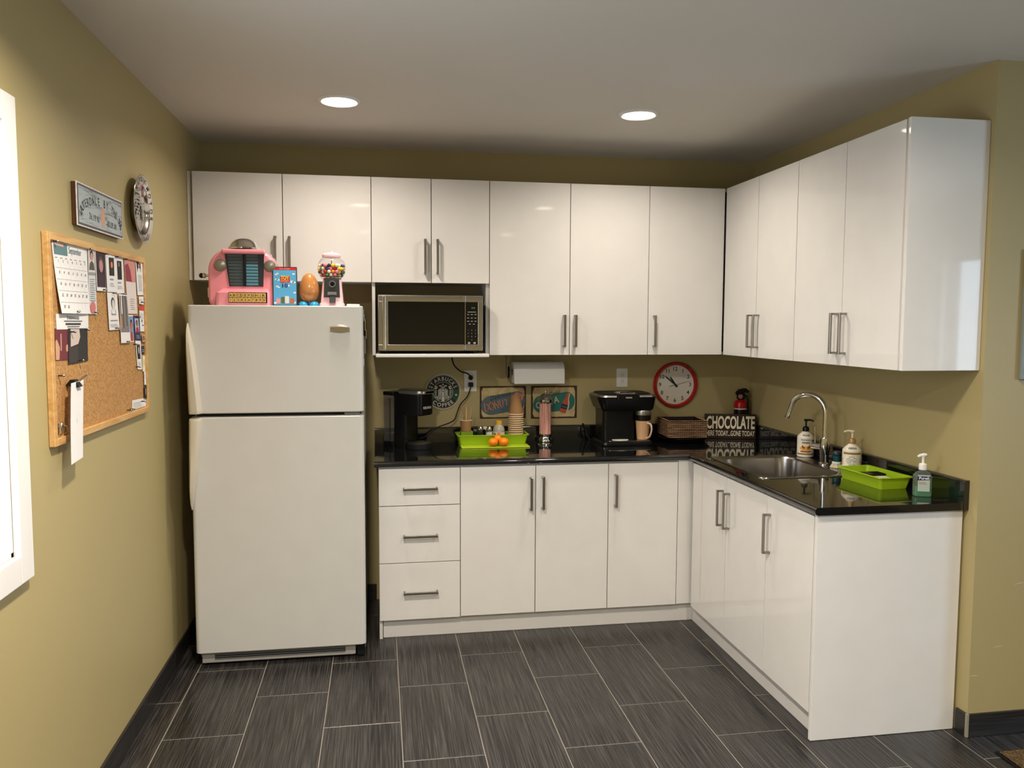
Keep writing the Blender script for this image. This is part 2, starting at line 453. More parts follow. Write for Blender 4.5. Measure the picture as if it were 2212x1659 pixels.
struct('ceiling', G().box(-.12, XR+.12, YR-.12, .12, H, H+.10), M_CEIL)
struct('wall_back', G().box(-.12, W+.12, 0, .12, 0, H), M_WALL)
g = G()
g.box(-.12, 0, YR-.12, WY0, 0, H); g.box(-.12, 0, WY1, 0, 0, H)
g.box(-.12, 0, WY0, WY1, 0, WZ0); g.box(-.12, 0, WY0, WY1, WZ1, H)
struct('wall_left', g, M_WALL)
g = G().box(W, W+.14, -LW, 0, 0, H)
struct('wall_right', g, M_WALL)
struct('wall_return', G().box(W+.14, XR, -LW, -LW+.12, 0, H), M_WALL)
RY0, RY1, RZ0, RZ1 = -5.15, -3.45, .85, 2.15         # opening of the unseen window added in the far right wall
g = G()
g.box(XR, XR+.12, YR-.12, RY0, 0, H); g.box(XR, XR+.12, RY1, -LW+.12, 0, H)
g.box(XR, XR+.12, RY0, RY1, 0, RZ0); g.box(XR, XR+.12, RY0, RY1, RZ1, H)
struct('wall_far_right', g, M_WALL)
struct('wall_rear', G().box(-.12, XR+.12, YR-.12, YR, 0, H), M_WALL)

# windows
def window(name, axis, a0, a1, z0, z1, wall, cw=.075, mull=True):
    """axis 'y': in the left wall (plane x=0); axis 'x': in the far right wall (plane x=XR)"""
    def bx(g, u0, u1, d0, d1, w0, w1, b=0):
        if axis == 'y': g.box(d0, d1, u0, u1, w0, w1, b)
        else: g.box(XR-d1, XR-d0, u0, u1, w0, w1, b)
    e = bpy.data.objects.new(name, None); COL.objects.link(e); e['kind'] = 'structure'
    g = G()
    bx(g, a0-cw, a0, 0, .02, z0-cw, z1+cw, .003); bx(g, a1, a1+cw, 0, .02, z0-cw, z1+cw, .003)
    bx(g, a0, a1, 0, .02, z1, z1+cw, .003); bx(g, a0, a1, 0, .02, z0-cw, z0, .003)
    obj('casing', g, M_TRIM, e)
    g = G(); t = .012
    bx(g, a0, a0+t, -.118, 0, z0, z1); bx(g, a1-t, a1, -.118, 0, z0, z1); bx(g, a0, a1, -.118, 0, z0, z0+t); bx(g, a0, a1, -.118, 0, z1-t, z1)
    obj('jamb', g, M_TRIM, e)
    g = G(); s = .045; m = (a0+a1)/2
    for p, q in ((a0+t, m), (m, a1-t)):
        bx(g, p, p+s, -.085, -.05, z0+t, z1-t, .003); bx(g, q-s, q, -.085, -.05, z0+t, z1-t, .003)
        bx(g, p, q, -.085, -.05, z0+t, z0+t+s, .003); bx(g, p, q, -.085, -.05, z1-t-s, z1-t, .003)
    sash = obj('sash', g, M_TRIM, e)
    for p, q in ((a0+t+s, m-s), (m+s, a1-t-s)):
        g = G(); bx(g, p, q, -.070, -.066, z0+t+s, z1-t-s); obj('pane', g, M_GLASS, sash, 0)
    return e
window('window_1', 'y', WY0, WY1, WZ0, WZ1, 'left')
window('added_far_window', 'x', RY0, RY1, RZ0, RZ1, 'far')  # unseen window, added so cool daylight reaches the right end panel

# baseboards of dark tile
def baseboard(name, axis, a0, a1, fixed, out, m, L=.61, hgt=.092, start=None):
    e = bpy.data.objects.new(name, None); COL.objects.link(e); e['kind'] = 'structure'
    p = a0 if start is None else start
    while p < a1-.001:
        q0, q1 = max(p, a0), min(p+L, a1)
        if q1-q0 > .01:
            g = G()
            if axis == 'y': g.box(fixed, fixed+out, q0+.001, q1-.001, .0008, hgt, .0012, 1)
            else: g.box(q0+.001, q1-.001, fixed, fixed+out, .0008, hgt, .0012, 1)
            obj('tile', g, m, e)
        p += L
    return e
baseboard('baseboard_left', 'y', YR, -.012, 0, .010, M_BASE_Y, start=-1.44-.61*9)
baseboard('baseboard_back', 'x', 0.0, .92, 0, -.010, M_BASE_X)
baseboard('baseboard_right', 'y', -LW, -1.872, W, -.010, M_BASE_Y)
baseboard('baseboard_return', 'x', W+.0, XR, -LW, -.010, M_BASE_X)
g = G().box(W-.0105, W, -LW-.0105, -LW, .0005, .0935, .001, 1)
struct('trim_1', g, mat('pale_corner_strip', S(150, 145, 125), .5))

# recessed ceiling lights
def downlight(x, y, label, k=1.0):
    t = thing('ceiling_light', label, 'ceiling light', (x, y, H), group='recessed ceiling lights', world=False)
    obj('trim_ring', G().lathe([(.074, -.002), (.074, -.006), (.079, -.009), (.091, -.0075), (.096, -.002), (.096, .0)], n=40), M_TRIM, t)
    obj('lens', G().lathe([(0, -.0035), (.074, -.0035), (.074, -.001), (0, -.001)], n=40, close=False), mat('lamp_lens', (1, .95, .85, 1), .4, emit=(1, .9, .75, 1), es=14.0), t)
    l = area_light('lamp_glow', (0, 0, -.0045), (0, 0, 0), .144, .144, LAMP_W*k, LAMP_COL, 'DISK'); l.parent = t; l.data.spread = LAMP_SPREAD
    return t
downlight(.781, -.942, 'recessed ceiling light above the fridge', .40)
downlight(2.139, -.956, 'recessed ceiling light above the counter, nearer the tall right cabinets', .40)
downlight(.80, -2.82, 'recessed ceiling light out of view, left of the second row', 1.85)
downlight(2.32, -2.70, 'recessed ceiling light out of view, right of the second row', .5)
downlight(.82, -4.75, 'recessed ceiling light out of view, left of the third row', 1.5)
downlight(2.32, -4.72, 'recessed ceiling light out of view, right of the third row', 1.7)

# ------------------------------------------------------------------ cabinets
def mapper(side):
    """side 'b': front faces -y (u = x, d = distance from back wall); side 'r': front faces -x (u = -y, d = distance from right wall)"""
    if side == 'b': return lambda u0, u1, d0, d1, z0, z1: (u0, u1, -d1, -d0, z0, z1)
    return lambda u0, u1, d0, d1, z0, z1: (W-d1, W-d0, -u1, -u0, z0, z1)
def bar_handle(parent, B, u, d, z0, z1, horiz=None):
    """square U-shaped bar pull; vertical at u from z0 to z1, or horizontal at height z0 from u[0] to u[1]"""
    g = G(); t = .0064; p = .034
    if horiz is None:
        g.box(*B(u-t, u+t, d+p-.009, d+p, z0, z1), .0008, 1)
        g.box(*B(u-t, u+t, d-.0005, d+p-.005, z0, z0+.009), .0006, 1); g.box(*B(u-t, u+t, d-.0005, d+p-.005, z1-.009, z1), .0006, 1)
    else:
        a, b = horiz
        g.box(*B(a, b, d+p-.009, d+p, z0-t, z0+t), .0008, 1)
        g.box(*B(a, a+.009, d-.0005, d+p-.005, z0-t, z0+t), .0006, 1); g.box(*B(b-.009, b, d-.0005, d+p-.005, z0-t, z0+t), .0006, 1)
    return obj('handle', g, M_NICKEL, parent)
GAP = .0018; DT = .018
def door(parent, B, u0, u1, d, z0, z1, hu=None, hz=None, name='door'):
    g = G().box(*B(u0+GAP, u1-GAP, d-DT, d, z0, z1), .0016, 2)
    o = obj(name, g, M_CAB, parent)
    if hu is not None: bar_handle(o, B, hu, d, hz[0], hz[1])
    return o
def carcass(parent, B, u0, u1, d, z0, z1, back=True, m=None, bottom=True, top=True):
    g = G(); t = .016; e = .0006; d1 = d-DT-.0015
    g.box(*B(u0+e, u0+t, .002, d1, z0, z1)); g.box(*B(u1-t, u1-e, .002, d1, z0, z1))
    if top: g.box(*B(u0+t, u1-t, .002, d1, z1-t, z1))
    else: g.box(*B(u0+t, u1-t, d1-.016, d1, z1-.012, z1))
    if bottom: g.box(*B(u0+t, u1-t, .002, d1, z0, z0+t))
    if back: g.box(*B(u0+t, u1-t, .002, .008, z0+t, z1-t))
    return obj('body', g, m or M_CARC, parent, 0)
DU, DB = .3298, .6234
ZT, ZB, ZN = 2.3505, 1.4266, 1.8087
Bb, Br = mapper('b'), mapper('r')

t = thing('wall_cabinet', 'white gloss two-door wall cabinet above the fridge', 'cabinet', (.46, 0, ZN), group='white wall cabinets')
carcass(t, Bb, .020, .909, DU, ZN, ZT)
obj('filler_strip', G().box(.001, .0185, -DU+.014, -.002, ZN, ZT+.001, .001, 1), M_CAB, t)
door(t, Bb, .026, .4642, DU, ZN, ZT, .427, (1.852, 2.035)); door(t, Bb, .4642, .9089, DU, ZN, ZT, .497, (1.852, 2.035))
t = thing('wall_cabinet', 'white gloss two-door wall cabinet with the open microwave niche below', 'cabinet', (1.22, 0, 1.42), group='white wall cabinets')
g = G()
B = Bb
g.box(*B(.9096, .926, .002, DU-.0195, ZB, ZT)); g.box(*B(1.5125, 1.529, .002, DU-.0195, ZB, ZT))
g.box(*B(.926, 1.5125, .002, DU-.0195, ZT-.016, ZT)); g.box(*B(.926, 1.5125, .002, DU-.0195, ZN, ZN+.016))
g.box(*B(.926, 1.5125, .002, .008, ZN, ZT))
obj('body', g, M_CARC, t, 0)
obj('shelf', G().box(.9265, 1.5165, -.425, -.004, 1.4185, 1.4375, .005, 3), M_CAB, t)
door(t, Bb, .9089, 1.2196, DU, ZN, ZT, 1.187, (1.855, 2.036)); door(t, Bb, 1.2196, 1.5295, DU, ZN, ZT, 1.252, (1.855, 2.036))
t = thing('wall_cabinet', 'tall white gloss two-door wall cabinet right of the microwave', 'cabinet', (1.97, 0, ZB), group='white wall cabinets')
carcass(t, Bb, 1.5295, 2.4166, DU, ZB, ZT)
door(t, Bb, 1.5295, 1.9708, DU, ZB, ZT, 1.939, (1.471, 1.645)); door(t, Bb, 1.9708, 2.4166, DU, ZB, ZT, 2.001, (1.471, 1.645))
t = thing('wall_cabinet', 'white gloss corner wall cabinet with a single door', 'cabinet', (2.8, 0, ZB), group='white wall cabinets')
carcass(t, Bb, 2.4166, W-.002, DU, ZB, ZT)
door(t, Bb, 2.4166, W-DU-.004, DU, ZB, ZT, 2.451, (1.471, 1.645))
t = thing('wall_cabinet', 'white gloss two-door wall cabinet on the right wall, next to the corner', 'cabinet', (W, -.72, ZB), group='white wall cabinets')
carcass(t, Br, DU+.001, 1.1156, DU, ZB, ZT)
door(t, Br, DU+.006, .7251, DU, ZB, ZT, .692, (1.476, 1.648)); door(t, Br, .7251, 1.1156, DU, ZB, ZT, .758, (1.476, 1.648))
t = thing('wall_cabinet', 'white gloss two-door wall cabinet at the open end of the right wall', 'cabinet', (W, -1.5, ZB), group='white wall cabinets')
carcass(t, Br, 1.1156, 1.8865, DU, ZB, ZT)
door(t, Br, 1.1156, 1.5034, DU, ZB, ZT, 1.470, (1.474, 1.647)); door(t, Br, 1.5034, 1.8835, DU, ZB, ZT, 1.537, (1.474, 1.647))
obj('end_panel', G().box(W-DU+.003, W-.001, -1.9053, -1.887, ZB-.001, ZT+.004, .0025, 3), M_CAB, t)

# base units
ZD0, ZD1 = .1045, .8725
def toe(parent, B, u0, u1, d=.585): obj('toe_kick', G().box(*B(u0, u1, d-.016, d, .001, .0985)), M_CARC, parent, 0)
t = thing('base_cabinet', 'white gloss base cabinet of three drawers beside the fridge', 'cabinet', (1.14, -.3, 0), group='white base cabinets')
carcass(t, Bb, .9355, 1.3429, DB, .10, .8832, back=False)
obj('side_panel', G().box(.9353, .9515, -DB+.02, -.54, .001, .0995), M_CARC, t, 0)
toe(t, Bb, .955, 1.3429)
for z0, z1, hz in ((.6868, ZD1, .772), (.3955, .6832, .532), (ZD0-.003, .392, .243)):
    o = obj('drawer', G().box(*Bb(.9355+GAP, 1.3429-GAP, DB-DT, DB, z0, z1), .0016, 2), M_CAB, t)
    bar_handle(o, Bb, 0, DB, hz, hz, (1.056, 1.228))
t = thing('base_cabinet', 'white gloss two-door base cabinet between the drawers and the corner door', 'cabinet', (1.73, -.3, 0), group='white base cabinets')
carcass(t, Bb, 1.3429, 2.1165, DB, .10, .8832, back=False); toe(t, Bb, 1.3429, 2.1165)
door(t, Bb, 1.3429, 1.7304, DB, ZD0, ZD1, 1.704, (.645, .815)); door(t, Bb, 1.7304, 2.1165, DB, ZD0, ZD1, 1.767, (.648, .818))
t = thing('base_cabinet', 'white gloss corner base cabinet with a single door and filler strip', 'cabinet', (2.4, -.3, 0), group='white base cabinets')
carcass(t, Bb, 2.1165, W-DB+.024, DB, .10, .8832, back=False); toe(t, Bb, 2.1165, W-.586)
door(t, Bb, 2.1165, 2.497, DB, ZD0, ZD1, 2.153, (.646, .818))
obj('filler_strip', G().box(2.4995, W-DB+.0185, -DB+.0045, -DB+.018, ZD0, .8832, .001, 1), M_CAB, t)
t = thing('base_cabinet', 'white gloss two-door sink cabinet on the right run', 'cabinet', (2.9, -1.05, 0), group='white base cabinets')
carcass(t, Br, DB+.03, 1.47, DB, .10, .8832, back=False, top=False); toe(t, Br, .57, 1.47)
door(t, Br, DB+.036, 1.0687, DB, ZD0, ZD1, 1.034, (.632, .806)); door(t, Br, 1.0687, 1.47, DB, ZD0, ZD1, 1.103, (.632, .806))
t = thing('base_cabinet', 'white gloss single-door base cabinet closed by the plain end panel', 'cabinet', (2.9, -1.66, 0), group='white base cabinets')
carcass(t, Br, 1.47, 1.848, DB, .10, .8832, back=False); toe(t, Br, 1.47, 1.848)
door(t, Br, 1.47, 1.846, DB, ZD0, ZD1, 1.503, (.632, .802))
obj('end_panel', G().box(W-DB, W-.012, -1.8672, -1.849, .001, .8832, .0025, 2), M_CAB, t)

# ------------------------------------------------------------------ L-shaped counter with sink cut-out
ZC = .914; ZU = .884; DC = .6425; YE = -1.8825; XS = .9148
SX0, SX1, SY0, SY1 = 2.640, 3.040, -1.298, -.770       # basin opening
ct = thing('countertop', 'L-shaped glossy black speckled granite countertop with low backsplash', 'countertop', (1.6, -.3, ZU))
def nose(dfront):                                     # profile (distance from wall, z) with rounded nose
    r = .014; p = [(.022, ZU), (dfront-r, ZU)]
    for i in range(7): a = -PI/2+PI*i/6; p.append((dfront-r+r*math.cos(a), ZU+.015+.015*math.sin(a)))
    return p + [(.022, ZC)]
g = G()
xi = W-DC
pf = nose(DC)
# back run from XS to the inner corner (mitred), right run from the inner corner to YE
def run_rings():
    rings = []
    rings.append([(XS, -d, z) for d, z in pf])
    rings.append([(W-d, -d, z) for d, z in pf])
    rings.append([(W-d, YE, z) for d, z in pf])
    return rings
rg = run_rings()
# split the right run round the sink: full strips before and after, narrow strips in front and behind
def strip(y0, y1, prof, mit=False):
    a = [((W-d), (-d if mit else y0), z) for d, z in prof]
    b = [((W-d), y1, z) for d, z in prof]
    G_.loft([a, b])
G_ = g
g.loft([rg[0], rg[1]])
# piece between mitre and the sink
def cutprof(dmin, dmax):
    if dmax >= DC-.001:
        return [(dmin, ZU)] + pf[1:-1] + [(dmin, ZC)]
    return [(dmin, ZU), (dmax, ZU), (dmax, ZC), (dmin, ZC)]
strip(None, SY1, pf, True)
strip(SY1, SY0, cutprof(W-SX0, DC)); strip(SY1, SY0, cutprof(.022, W-SX1)); strip(SY0, YE, pf)
obj('worktop', g, M_GRAN, ct)
bs = [(.002, ZU), (.024, ZU), (.024, .990), (.021, .9965), (.015, 1.0), (.002, 1.0)]
g = G().loft([[(XS, -d, z) for d, z in bs], [(W-d, -d, z) for d, z in bs], [(W-d, YE, z) for d, z in bs]])
obj('backsplash', g, M_GRAN, ct)

# sink
sk = thing('sink', 'stainless steel drop-in sink with one rounded rectangular basin', 'sink', ((SX0+SX1)/2, (SY0+SY1)/2, ZC))
out = rrect(2.612, 3.112, -1.326, -.742, .035, 5); inn = rrect(SX0+.006, SX1-.006, SY0+.006, SY1-.006, .085, 5)
def ring(p, z): return [(a, b, z) for a, b in p]
g = G().loft([ring(out, ZC+.0006), ring(rrect(2.614, 3.110, -1.324, -.744, .034, 5), ZC+.0045),
              ring(rrect(2.622, 3.102, -1.316, -.752, .03, 5), ZC+.005), ring(rrect(SX0+.0, SX1-.0, SY0+.0, SY1-.0, .088, 5), ZC+.0025), ring(inn, ZC-.006)], caps=False)
obj('rim', g, M_SINK, sk)
fl = rrect(SX0+.022, SX1-.022, SY0+.022, SY1-.022, .07, 5); fl2 = rrect(SX0+.05, SX1-.05, SY0+.05, SY1-.05, .045, 5)
g = G().loft([ring(inn, ZC-.0055), ring(fl, ZC-.15), ring(fl2, ZC-.175), ring(rrect(2.83, 2.85, -1.045, -1.025, .009, 5), ZC-.18)], caps=False)
obj('basin', g, M_SINK, sk, 40)
obj('drain', G().lathe([(0, .004), (.02, .004), (.034, .007), (.042, .0035), (.042, 0)], (2.84, -1.035, ZC-.18), 24, close=False), M_CHROME, sk)

# faucet
fx, fy = 3.083, -1.035; fz = ZC+.003
t = thing('faucet', 'tall chrome gooseneck faucet with a side lever, behind the sink', 'faucet', (fx, fy, fz))
obj('base', G().lathe([(.026, 0), (.026, .006), (.020, .012), (.0205, .05), (.0235, .075), (.0235, .128), (.0215, .134), (.0, .134)], (fx, fy, fz), 28), M_CHROME, t)
# the spout swings towards the far end of the basin
dv = Vector((-.62, .78, 0)).normalized(); Rg = .088
pts = [Vector((fx, fy, fz+.13)), Vector((fx, fy, fz+.19)), Vector((fx, fy, fz+.245))]
for i in range(1, 15):
    a = PI*i/14*.93
    pts.append(Vector((fx, fy, fz+.25)) + dv*(Rg-Rg*math.cos(a)) + Vector((0, 0, Rg*math.sin(a))))
last = pts[-1]; dirn = (pts[-1]-pts[-2]).normalized()
pts.append(last+dirn*.045)
obj('spout', G().tube(pts, [.0125]*(len(pts)), 16), M_CHROME, t, 50)
e1 = pts[-1]
obj('aerator', G().cyl(e1-dirn*.002, e1+dirn*.012, .0135, .013, 16), M_CHROME, t)
hv = Vector((-.55, .80, 0)).normalized()
h0 = Vector((fx, fy, fz+.085))
lev = obj('lever', G().cyl(h0+hv*.018, h0+hv*.062, .0165, .0165, 18), M_CHROME, t)
obj('lever_rod', G().tube([h0+hv*.05, h0+hv*.05+Vector((0, 0, .05)), h0+hv*.052+Vector((0, 0, .098))], [.004, .003, .0033], 10), M_CHROME, lev)
# pale scuffs on the wall corner
for xa, xb, za, zb, par in ((3.288, 3.326, .349, .3535, 'wall_right'), (3.193, 3.226, .2405, .2402, 'wall_right'), (3.366, 3.404, .595, .601, 'wall_return')):
    g = G().raw([(xa, -LW-.0004, za), ((xa+xb)/2, -LW-.0004, (za+zb)/2+.0005), (xb, -LW-.0004, zb), (xb, -LW-.0004, zb+.0022), ((xa+xb)/2, -LW-.0004, (za+zb)/2+.0042), (xa, -LW-.0004, za+.0016)], [(0, 1, 2, 3, 4, 5)])
    printed('scuff_mark', g, mat('bare_plaster', S(206, 196, 170), .8), bpy.data.objects[par])
# ------------------------------------------------------------------ fridge
FX0, FX1, FY = .100, .872, -.832
FZT = 1.6735
t = thing('fridge', 'white top-freezer fridge with two curved handles on the left', 'fridge', ((FX0+FX1)/2, -.42, 0))
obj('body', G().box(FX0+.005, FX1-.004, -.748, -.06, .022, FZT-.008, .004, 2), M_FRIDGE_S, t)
def fdoor(name, z0, z1):
    rings = []
    for z, i in ((z0, .004), (z0+.004, 0), (z1-.004, 0), (z1, .004)):
        rings.append([(a, b, z) for a, b in rrect(FX0+i, FX1-i, FY+i, -.757, .020, 5)])
    return obj(name, G().loft(rings), M_FRIDGE, t, 40)
fz_d = fdoor('freezer_door', 1.184, FZT); fr_d = fdoor('fridge_door', .070, 1.1675)
obj('gasket', G().box(FX0+.014, FX1-.014, -.757, -.748, .075, FZT-.01), M_GASKET, t, 0)
obj('hinge', G().box(FX1-.09, FX1-.02, -.815, -.76, 1.1685, 1.183, .002, 1), M_GREY, t)
obj('hinge', G().box(FX1-.075, FX1-.015, -.80, -.70, FZT+.0003, FZT+.010, .003, 2), M_WHITE, t)
# wing-shaped handles: broad where the doors meet, tapering away to a point
def wing(parent, zs):
    rings = []
    for z, xl, xr, yf in zs:
        rings.append([(xl, FY+.0155, z), (xl, FY-yf*.75, z), (xl+(xr-xl)*.25, FY-yf, z), (xl+(xr-xl)*.75, FY-yf, z), (xr, FY-yf*.4, z), (xr, FY+.001, z)])
    return obj('handle', G().loft(rings), mat('aged_cream_plastic', (.66, .60, .49, 1), .35), parent, 50)
wing(fz_d, [(1.186, FX0+.004, FX0+.052, .034), (1.20, FX0+.003, FX0+.054, .040), (1.30, FX0+.002, FX0+.046, .048), (1.40, FX0+.001, FX0+.036, .054), (1.48, FX0, FX0+.026, .056), (1.53, FX0, FX0+.018, .048), (1.565, FX0, FX0+.011, .034), (1.592, FX0+.001, FX0+.005, .012)])
wing(fr_d, [(.748, FX0+.001, FX0+.005, .012), (.775, FX0, FX0+.011, .034), (.81, FX0, FX0+.018, .048), (.86, FX0, FX0+.026, .056), (.94, FX0+.001, FX0+.036, .054), (1.05, FX0+.002, FX0+.046, .048), (1.15, FX0+.003, FX0+.054, .040), (1.165, FX0+.004, FX0+.052, .034)])
b = obj('badge', G().loft([[(.722, FY-.0003, 1.557), (.767, FY-.0003, 1.552), (.812, FY-.0003, 1.557), (.812, FY-.0003, 1.581), (.767, FY-.0003, 1.590), (.722, FY-.0003, 1.581)],
                           [(.724, FY-.010, 1.559), (.767, FY-.014, 1.555), (.810, FY-.010, 1.559), (.810, FY-.010, 1.576), (.767, FY-.014, 1.579), (.724, FY-.010, 1.576)]]), M_CHROME, fz_d, 20)
gr = obj('base_grille', G().box(FX0+.02, FX1-.05, -.80, -.752, .012, .066, .006, 2), mat('fridge_grille_grey', (.40, .38, .35, 1), .45), t)
obj('vent_slot', G().box(FX0+.075, FX1-.095, -.8012, -.790, .024, .058, .004, 1), M_GASKET, gr)
for k in range(3):
    obj('slat', G().box(FX0+.078, FX1-.098, -.8035, -.797, .0285+k*.0105, .0325+k*.0105, .001, 1), M_GREY, gr)
obj('roller_foot', G().box(FX1-.045, FX1-.006, -.795, -.74, .002, .062, .004, 1), M_BLACKM, t)
for x in (FX0+.06, FX1-.03): obj('foot', G().cyl((x, -.12, .0005), (x, -.12, .03), .02), M_BLACKM, t)
# things stuck on the fridge's right side
sx = FX1-.004
k = thing('key_bunch', 'bunch of keys hanging on the right side of the fridge', 'keys', (sx, -.70, 1.56))
obj('magnet_hook', G().box(sx+.0005, sx+.010, -.722, -.690, 1.608, 1.635, .002, 1), M_GREY, k)
obj('fob', G().box(sx+.002, sx+.014, -.735, -.690, 1.535, 1.606, .004, 2), M_BLACK, k)
obj('key', G().box(sx+.010, sx+.013, -.745, -.725, 1.560, 1.612, .001, 1), mat('brass', (.75, .55, .25, 1), .25, 1), k)
obj('key', G().box(sx+.014, sx+.017, -.735, -.715, 1.520, 1.566, .001, 1), mat('brass', (.75, .55, .25, 1), .25, 1), k)
obj('strap', G().box(sx+.006, sx+.013, -.722, -.698, 1.448, 1.534, .002, 1), M_GREY, k)
k = thing('fridge_magnet', 'small white and rust coloured magnet card on the fridge side', 'magnet', (sx, -.69, 1.34))
cd = obj('card', G().box(sx+.0005, sx+.004, -.735, -.665, 1.30, 1.41, .001, 1), mat('rust_print', S(122, 62, 26), .5), k)
obj('white_header', G().box(sx+.0008, sx+.0046, -.7355, -.6645, 1.392, 1.425, .001, 1), M_PAPER, k)

# ------------------------------------------------------------------ microwave in its niche
mx0, mx1, mz0, mz1, my = .9395, 1.4845, 1.4525, 1.742, -.405
t = thing('microwave', 'stainless steel microwave oven with black glass door in the cabinet niche', 'microwave', ((mx0+mx1)/2, -.2, 1.4375))
obj('case', G().box(mx0+.004, mx1-.004, -.375, -.03, mz0+.004, mz1-.004, .004, 1), M_BLACKM, t)
for x in (mx0+.04, mx1-.04):
    for y in (-.36, -.06): obj('foot', G().cyl((x, y, 1.4378), (x, y, mz0+.006), .012), M_BLACKM, t)
DX = 1.389                                     # split between door and control panel
def frame(x0, x1, z0, z1, wl, wr, wt, wb):
    g = G()
    g.box(x0, x1, my, -.3755, z1-wt, z1, .004, 2); g.box(x0, x1, my, -.3755, z0, z0+wb, .004, 2)
    g.box(x0, x0+wl, my, -.3755, z0+wb-.004, z1-wt+.004, .003, 2)
    if wr: g.box(x1-wr, x1, my, -.3755, z0+wb-.004, z1-wt+.004, .003, 2)
    return g
d_ = obj('door', frame(mx0, DX-.001, mz0, mz1, .052, 0, .036, .034), M_STEEL, t)
obj('door_glass', G().box(mx0+.05, DX-.0015, my+.004, -.376, mz0+.033, mz1-.035), mat('black_oven_glass', (.004, .004, .004, 1), .05, spec=.5), d_, 0)
hg = G()
hg.box(mx0+.022, mx0+.040, my-.022, my-.010, mz0+.006, mz1-.006, .004, 3); hg.box(mx0+.024, mx0+.038, my-.012, my+.001, mz0+.012, mz0+.034, .002, 1); hg.box(mx0+.024, mx0+.038, my-.012, my+.001, mz1-.034, mz1-.012, .002, 1)
obj('handle', hg, M_CHROME, d_)
p_ = obj('control_panel', frame(DX+.001, mx1, mz0, mz1, .002, .026, .036, .034), M_STEEL, t)
obj('panel_glass', G().box(DX+.003, mx1-.025, my+.003, -.376, mz0+.033, mz1-.035), mat('black_oven_glass', (.004, .004, .004, 1), .05), p_, 0)
px0, px1 = DX+.008, mx1-.029; pw = px1-px0; py = my+.0026
M_PRN = mat('panel_print', (.35, .35, .34, 1), .6)
g = G()
for r in range(3):
    for c in range(3): g.add(text(str(r*3+c+1), .006)[0], BACK(px0+pw*(.17+.33*c), mz0+.105-r*.0165, py))
g.add(text('0', .006)[0], BACK(px0+pw*.5, mz0+.0545, py))
for r, zz in enumerate((.190, .172, .155, .140)):
    for c in range(3 if r != 3 else 2): g.flat(rc(-.005, .005, -.0017, .0017), BACK(px0+pw*((.17+.33*c) if r != 3 else (.32+.36*c)), mz0+zz, py))
for c in (.25, .75): g.flat(rc(-.006, .006, -.005, .005), BACK(px0+pw*c, mz0+.041, py))
g.flat(rc(-.022, .022, -.0014, .0014), BACK((px0+px1)/2, mz0+.2035, py))
printed('keypad_print', g, M_PRN, p_)
g = G().add(text('2:16', .007)[0], BACK(px0+pw*.62, mz0+.222, py))
printed('clock_digits', g, mat('green_led', (.1, .3, .05, 1), .5, emit=(.35, .7, .15, 1), es=.3), p_)

# cord from the microwave down to the outlet
def spline(P, n=8):
    P = [Vector(p) for p in P]; P = [P[0]*2-P[1]] + P + [P[-1]*2-P[-2]]; o = []
    for i in range(1, len(P)-2):
        for k in range(n):
            t_ = k/n; a, b, c, d = P[i-1:i+3]
            o.append(.5*((2*b)+(c-a)*t_+(2*a-5*b+4*c-d)*t_*t_+(3*b-a-3*c+d)*t_**3))
    o.append(P[-2]); return o

# ------------------------------------------------------------------ on top of the fridge
FT = FZT
# pink jukebox radio
jy = -.735
t = thing('jukebox_radio', 'pink retro tabletop jukebox with chrome dome on the fridge', 'jukebox', (.325, -.65, FT))
def arcp(cx, cz, rx, rz, a0, a1, n): return [(cx+rx*math.cos(math.radians(a0+(a1-a0)*i/n)), cz+rz*math.sin(math.radians(a0+(a1-a0)*i/n))) for i in range(n+1)]
jb = [(.178, FT+.0005), (.467, FT+.0005)] + arcp(.458, FT+.02, .016, .015, -40, 0, 2) + arcp(.374, FT+.160, .104, .104, 0, 90, 9) + arcp(.274, FT+.160, .104, .104, 90, 180, 9) + arcp(.186, FT+.02, .016, .015, 180, 220, 2)
def inset(p, k, cx=.325, cz=FT+.13): return [(cx+(a-cx)*k, cz+(b-cz)*k if b > FT+.001 else b) for a, b in p]
g = G().loft([[(a, -.585, b) for a, b in inset(jb, .93)], [(a, -.605, b) for a, b in jb], [(a, jy+.03, b) for a, b in jb], [(a, jy+.006, b) for a, b in inset(jb, .965)], [(a, jy, b) for a, b in inset(jb, .90)]])
body = obj('body', g, M_PINK, t, 50)
obj('brow', G().box(.238, .430, jy-.018, jy+.02, FT+.236, FT+.258, .008, 3), M_PINK, body)
wz0, wz1 = FT+.088, FT+.237
g = G().prism([(.268, wz0), (.418, wz0), (.424, wz1), (.250, wz1)], jy-.004, jy+.01, 'y')
win = obj('title_window', g, mat('dark_window', (.012, .014, .016, 1), .12), t)
M_T1 = mat('title_strip_grey', S(70, 84, 86), .5); M_T2 = mat('title_strip_blue', S(86, 150, 170), .5)
for c, (xa, xb) in enumerate(((.272, .326), (.344, .396))):
    for r in range(10):
        obj('title_strip', G().box(xa-(.010*(r/9) if c == 0 else 0), xb, jy-.0055, jy-.0038, wz0+.006+r*.0143, wz0+.016+r*.0143), M_T1 if (c == 0 or r > 6) else M_T2, win, 0)
obj('divider', G().box(.331, .341, jy-.012, jy-.003, wz0, wz1, .002, 1), M_BLACK, win)
for x in (.229, .449):
    obj('speaker', G().lathe([(0, .012), (.014, .0115), (.024, .008), (.027, .004), (.028, 0)], (0, 0, 0), 24, plane((x, jy-.001, FT+.183), (1, 0, 0), (0, 0, 1)), close=False), mat('grey_speaker', S(150, 145, 132), .3, .6), t)
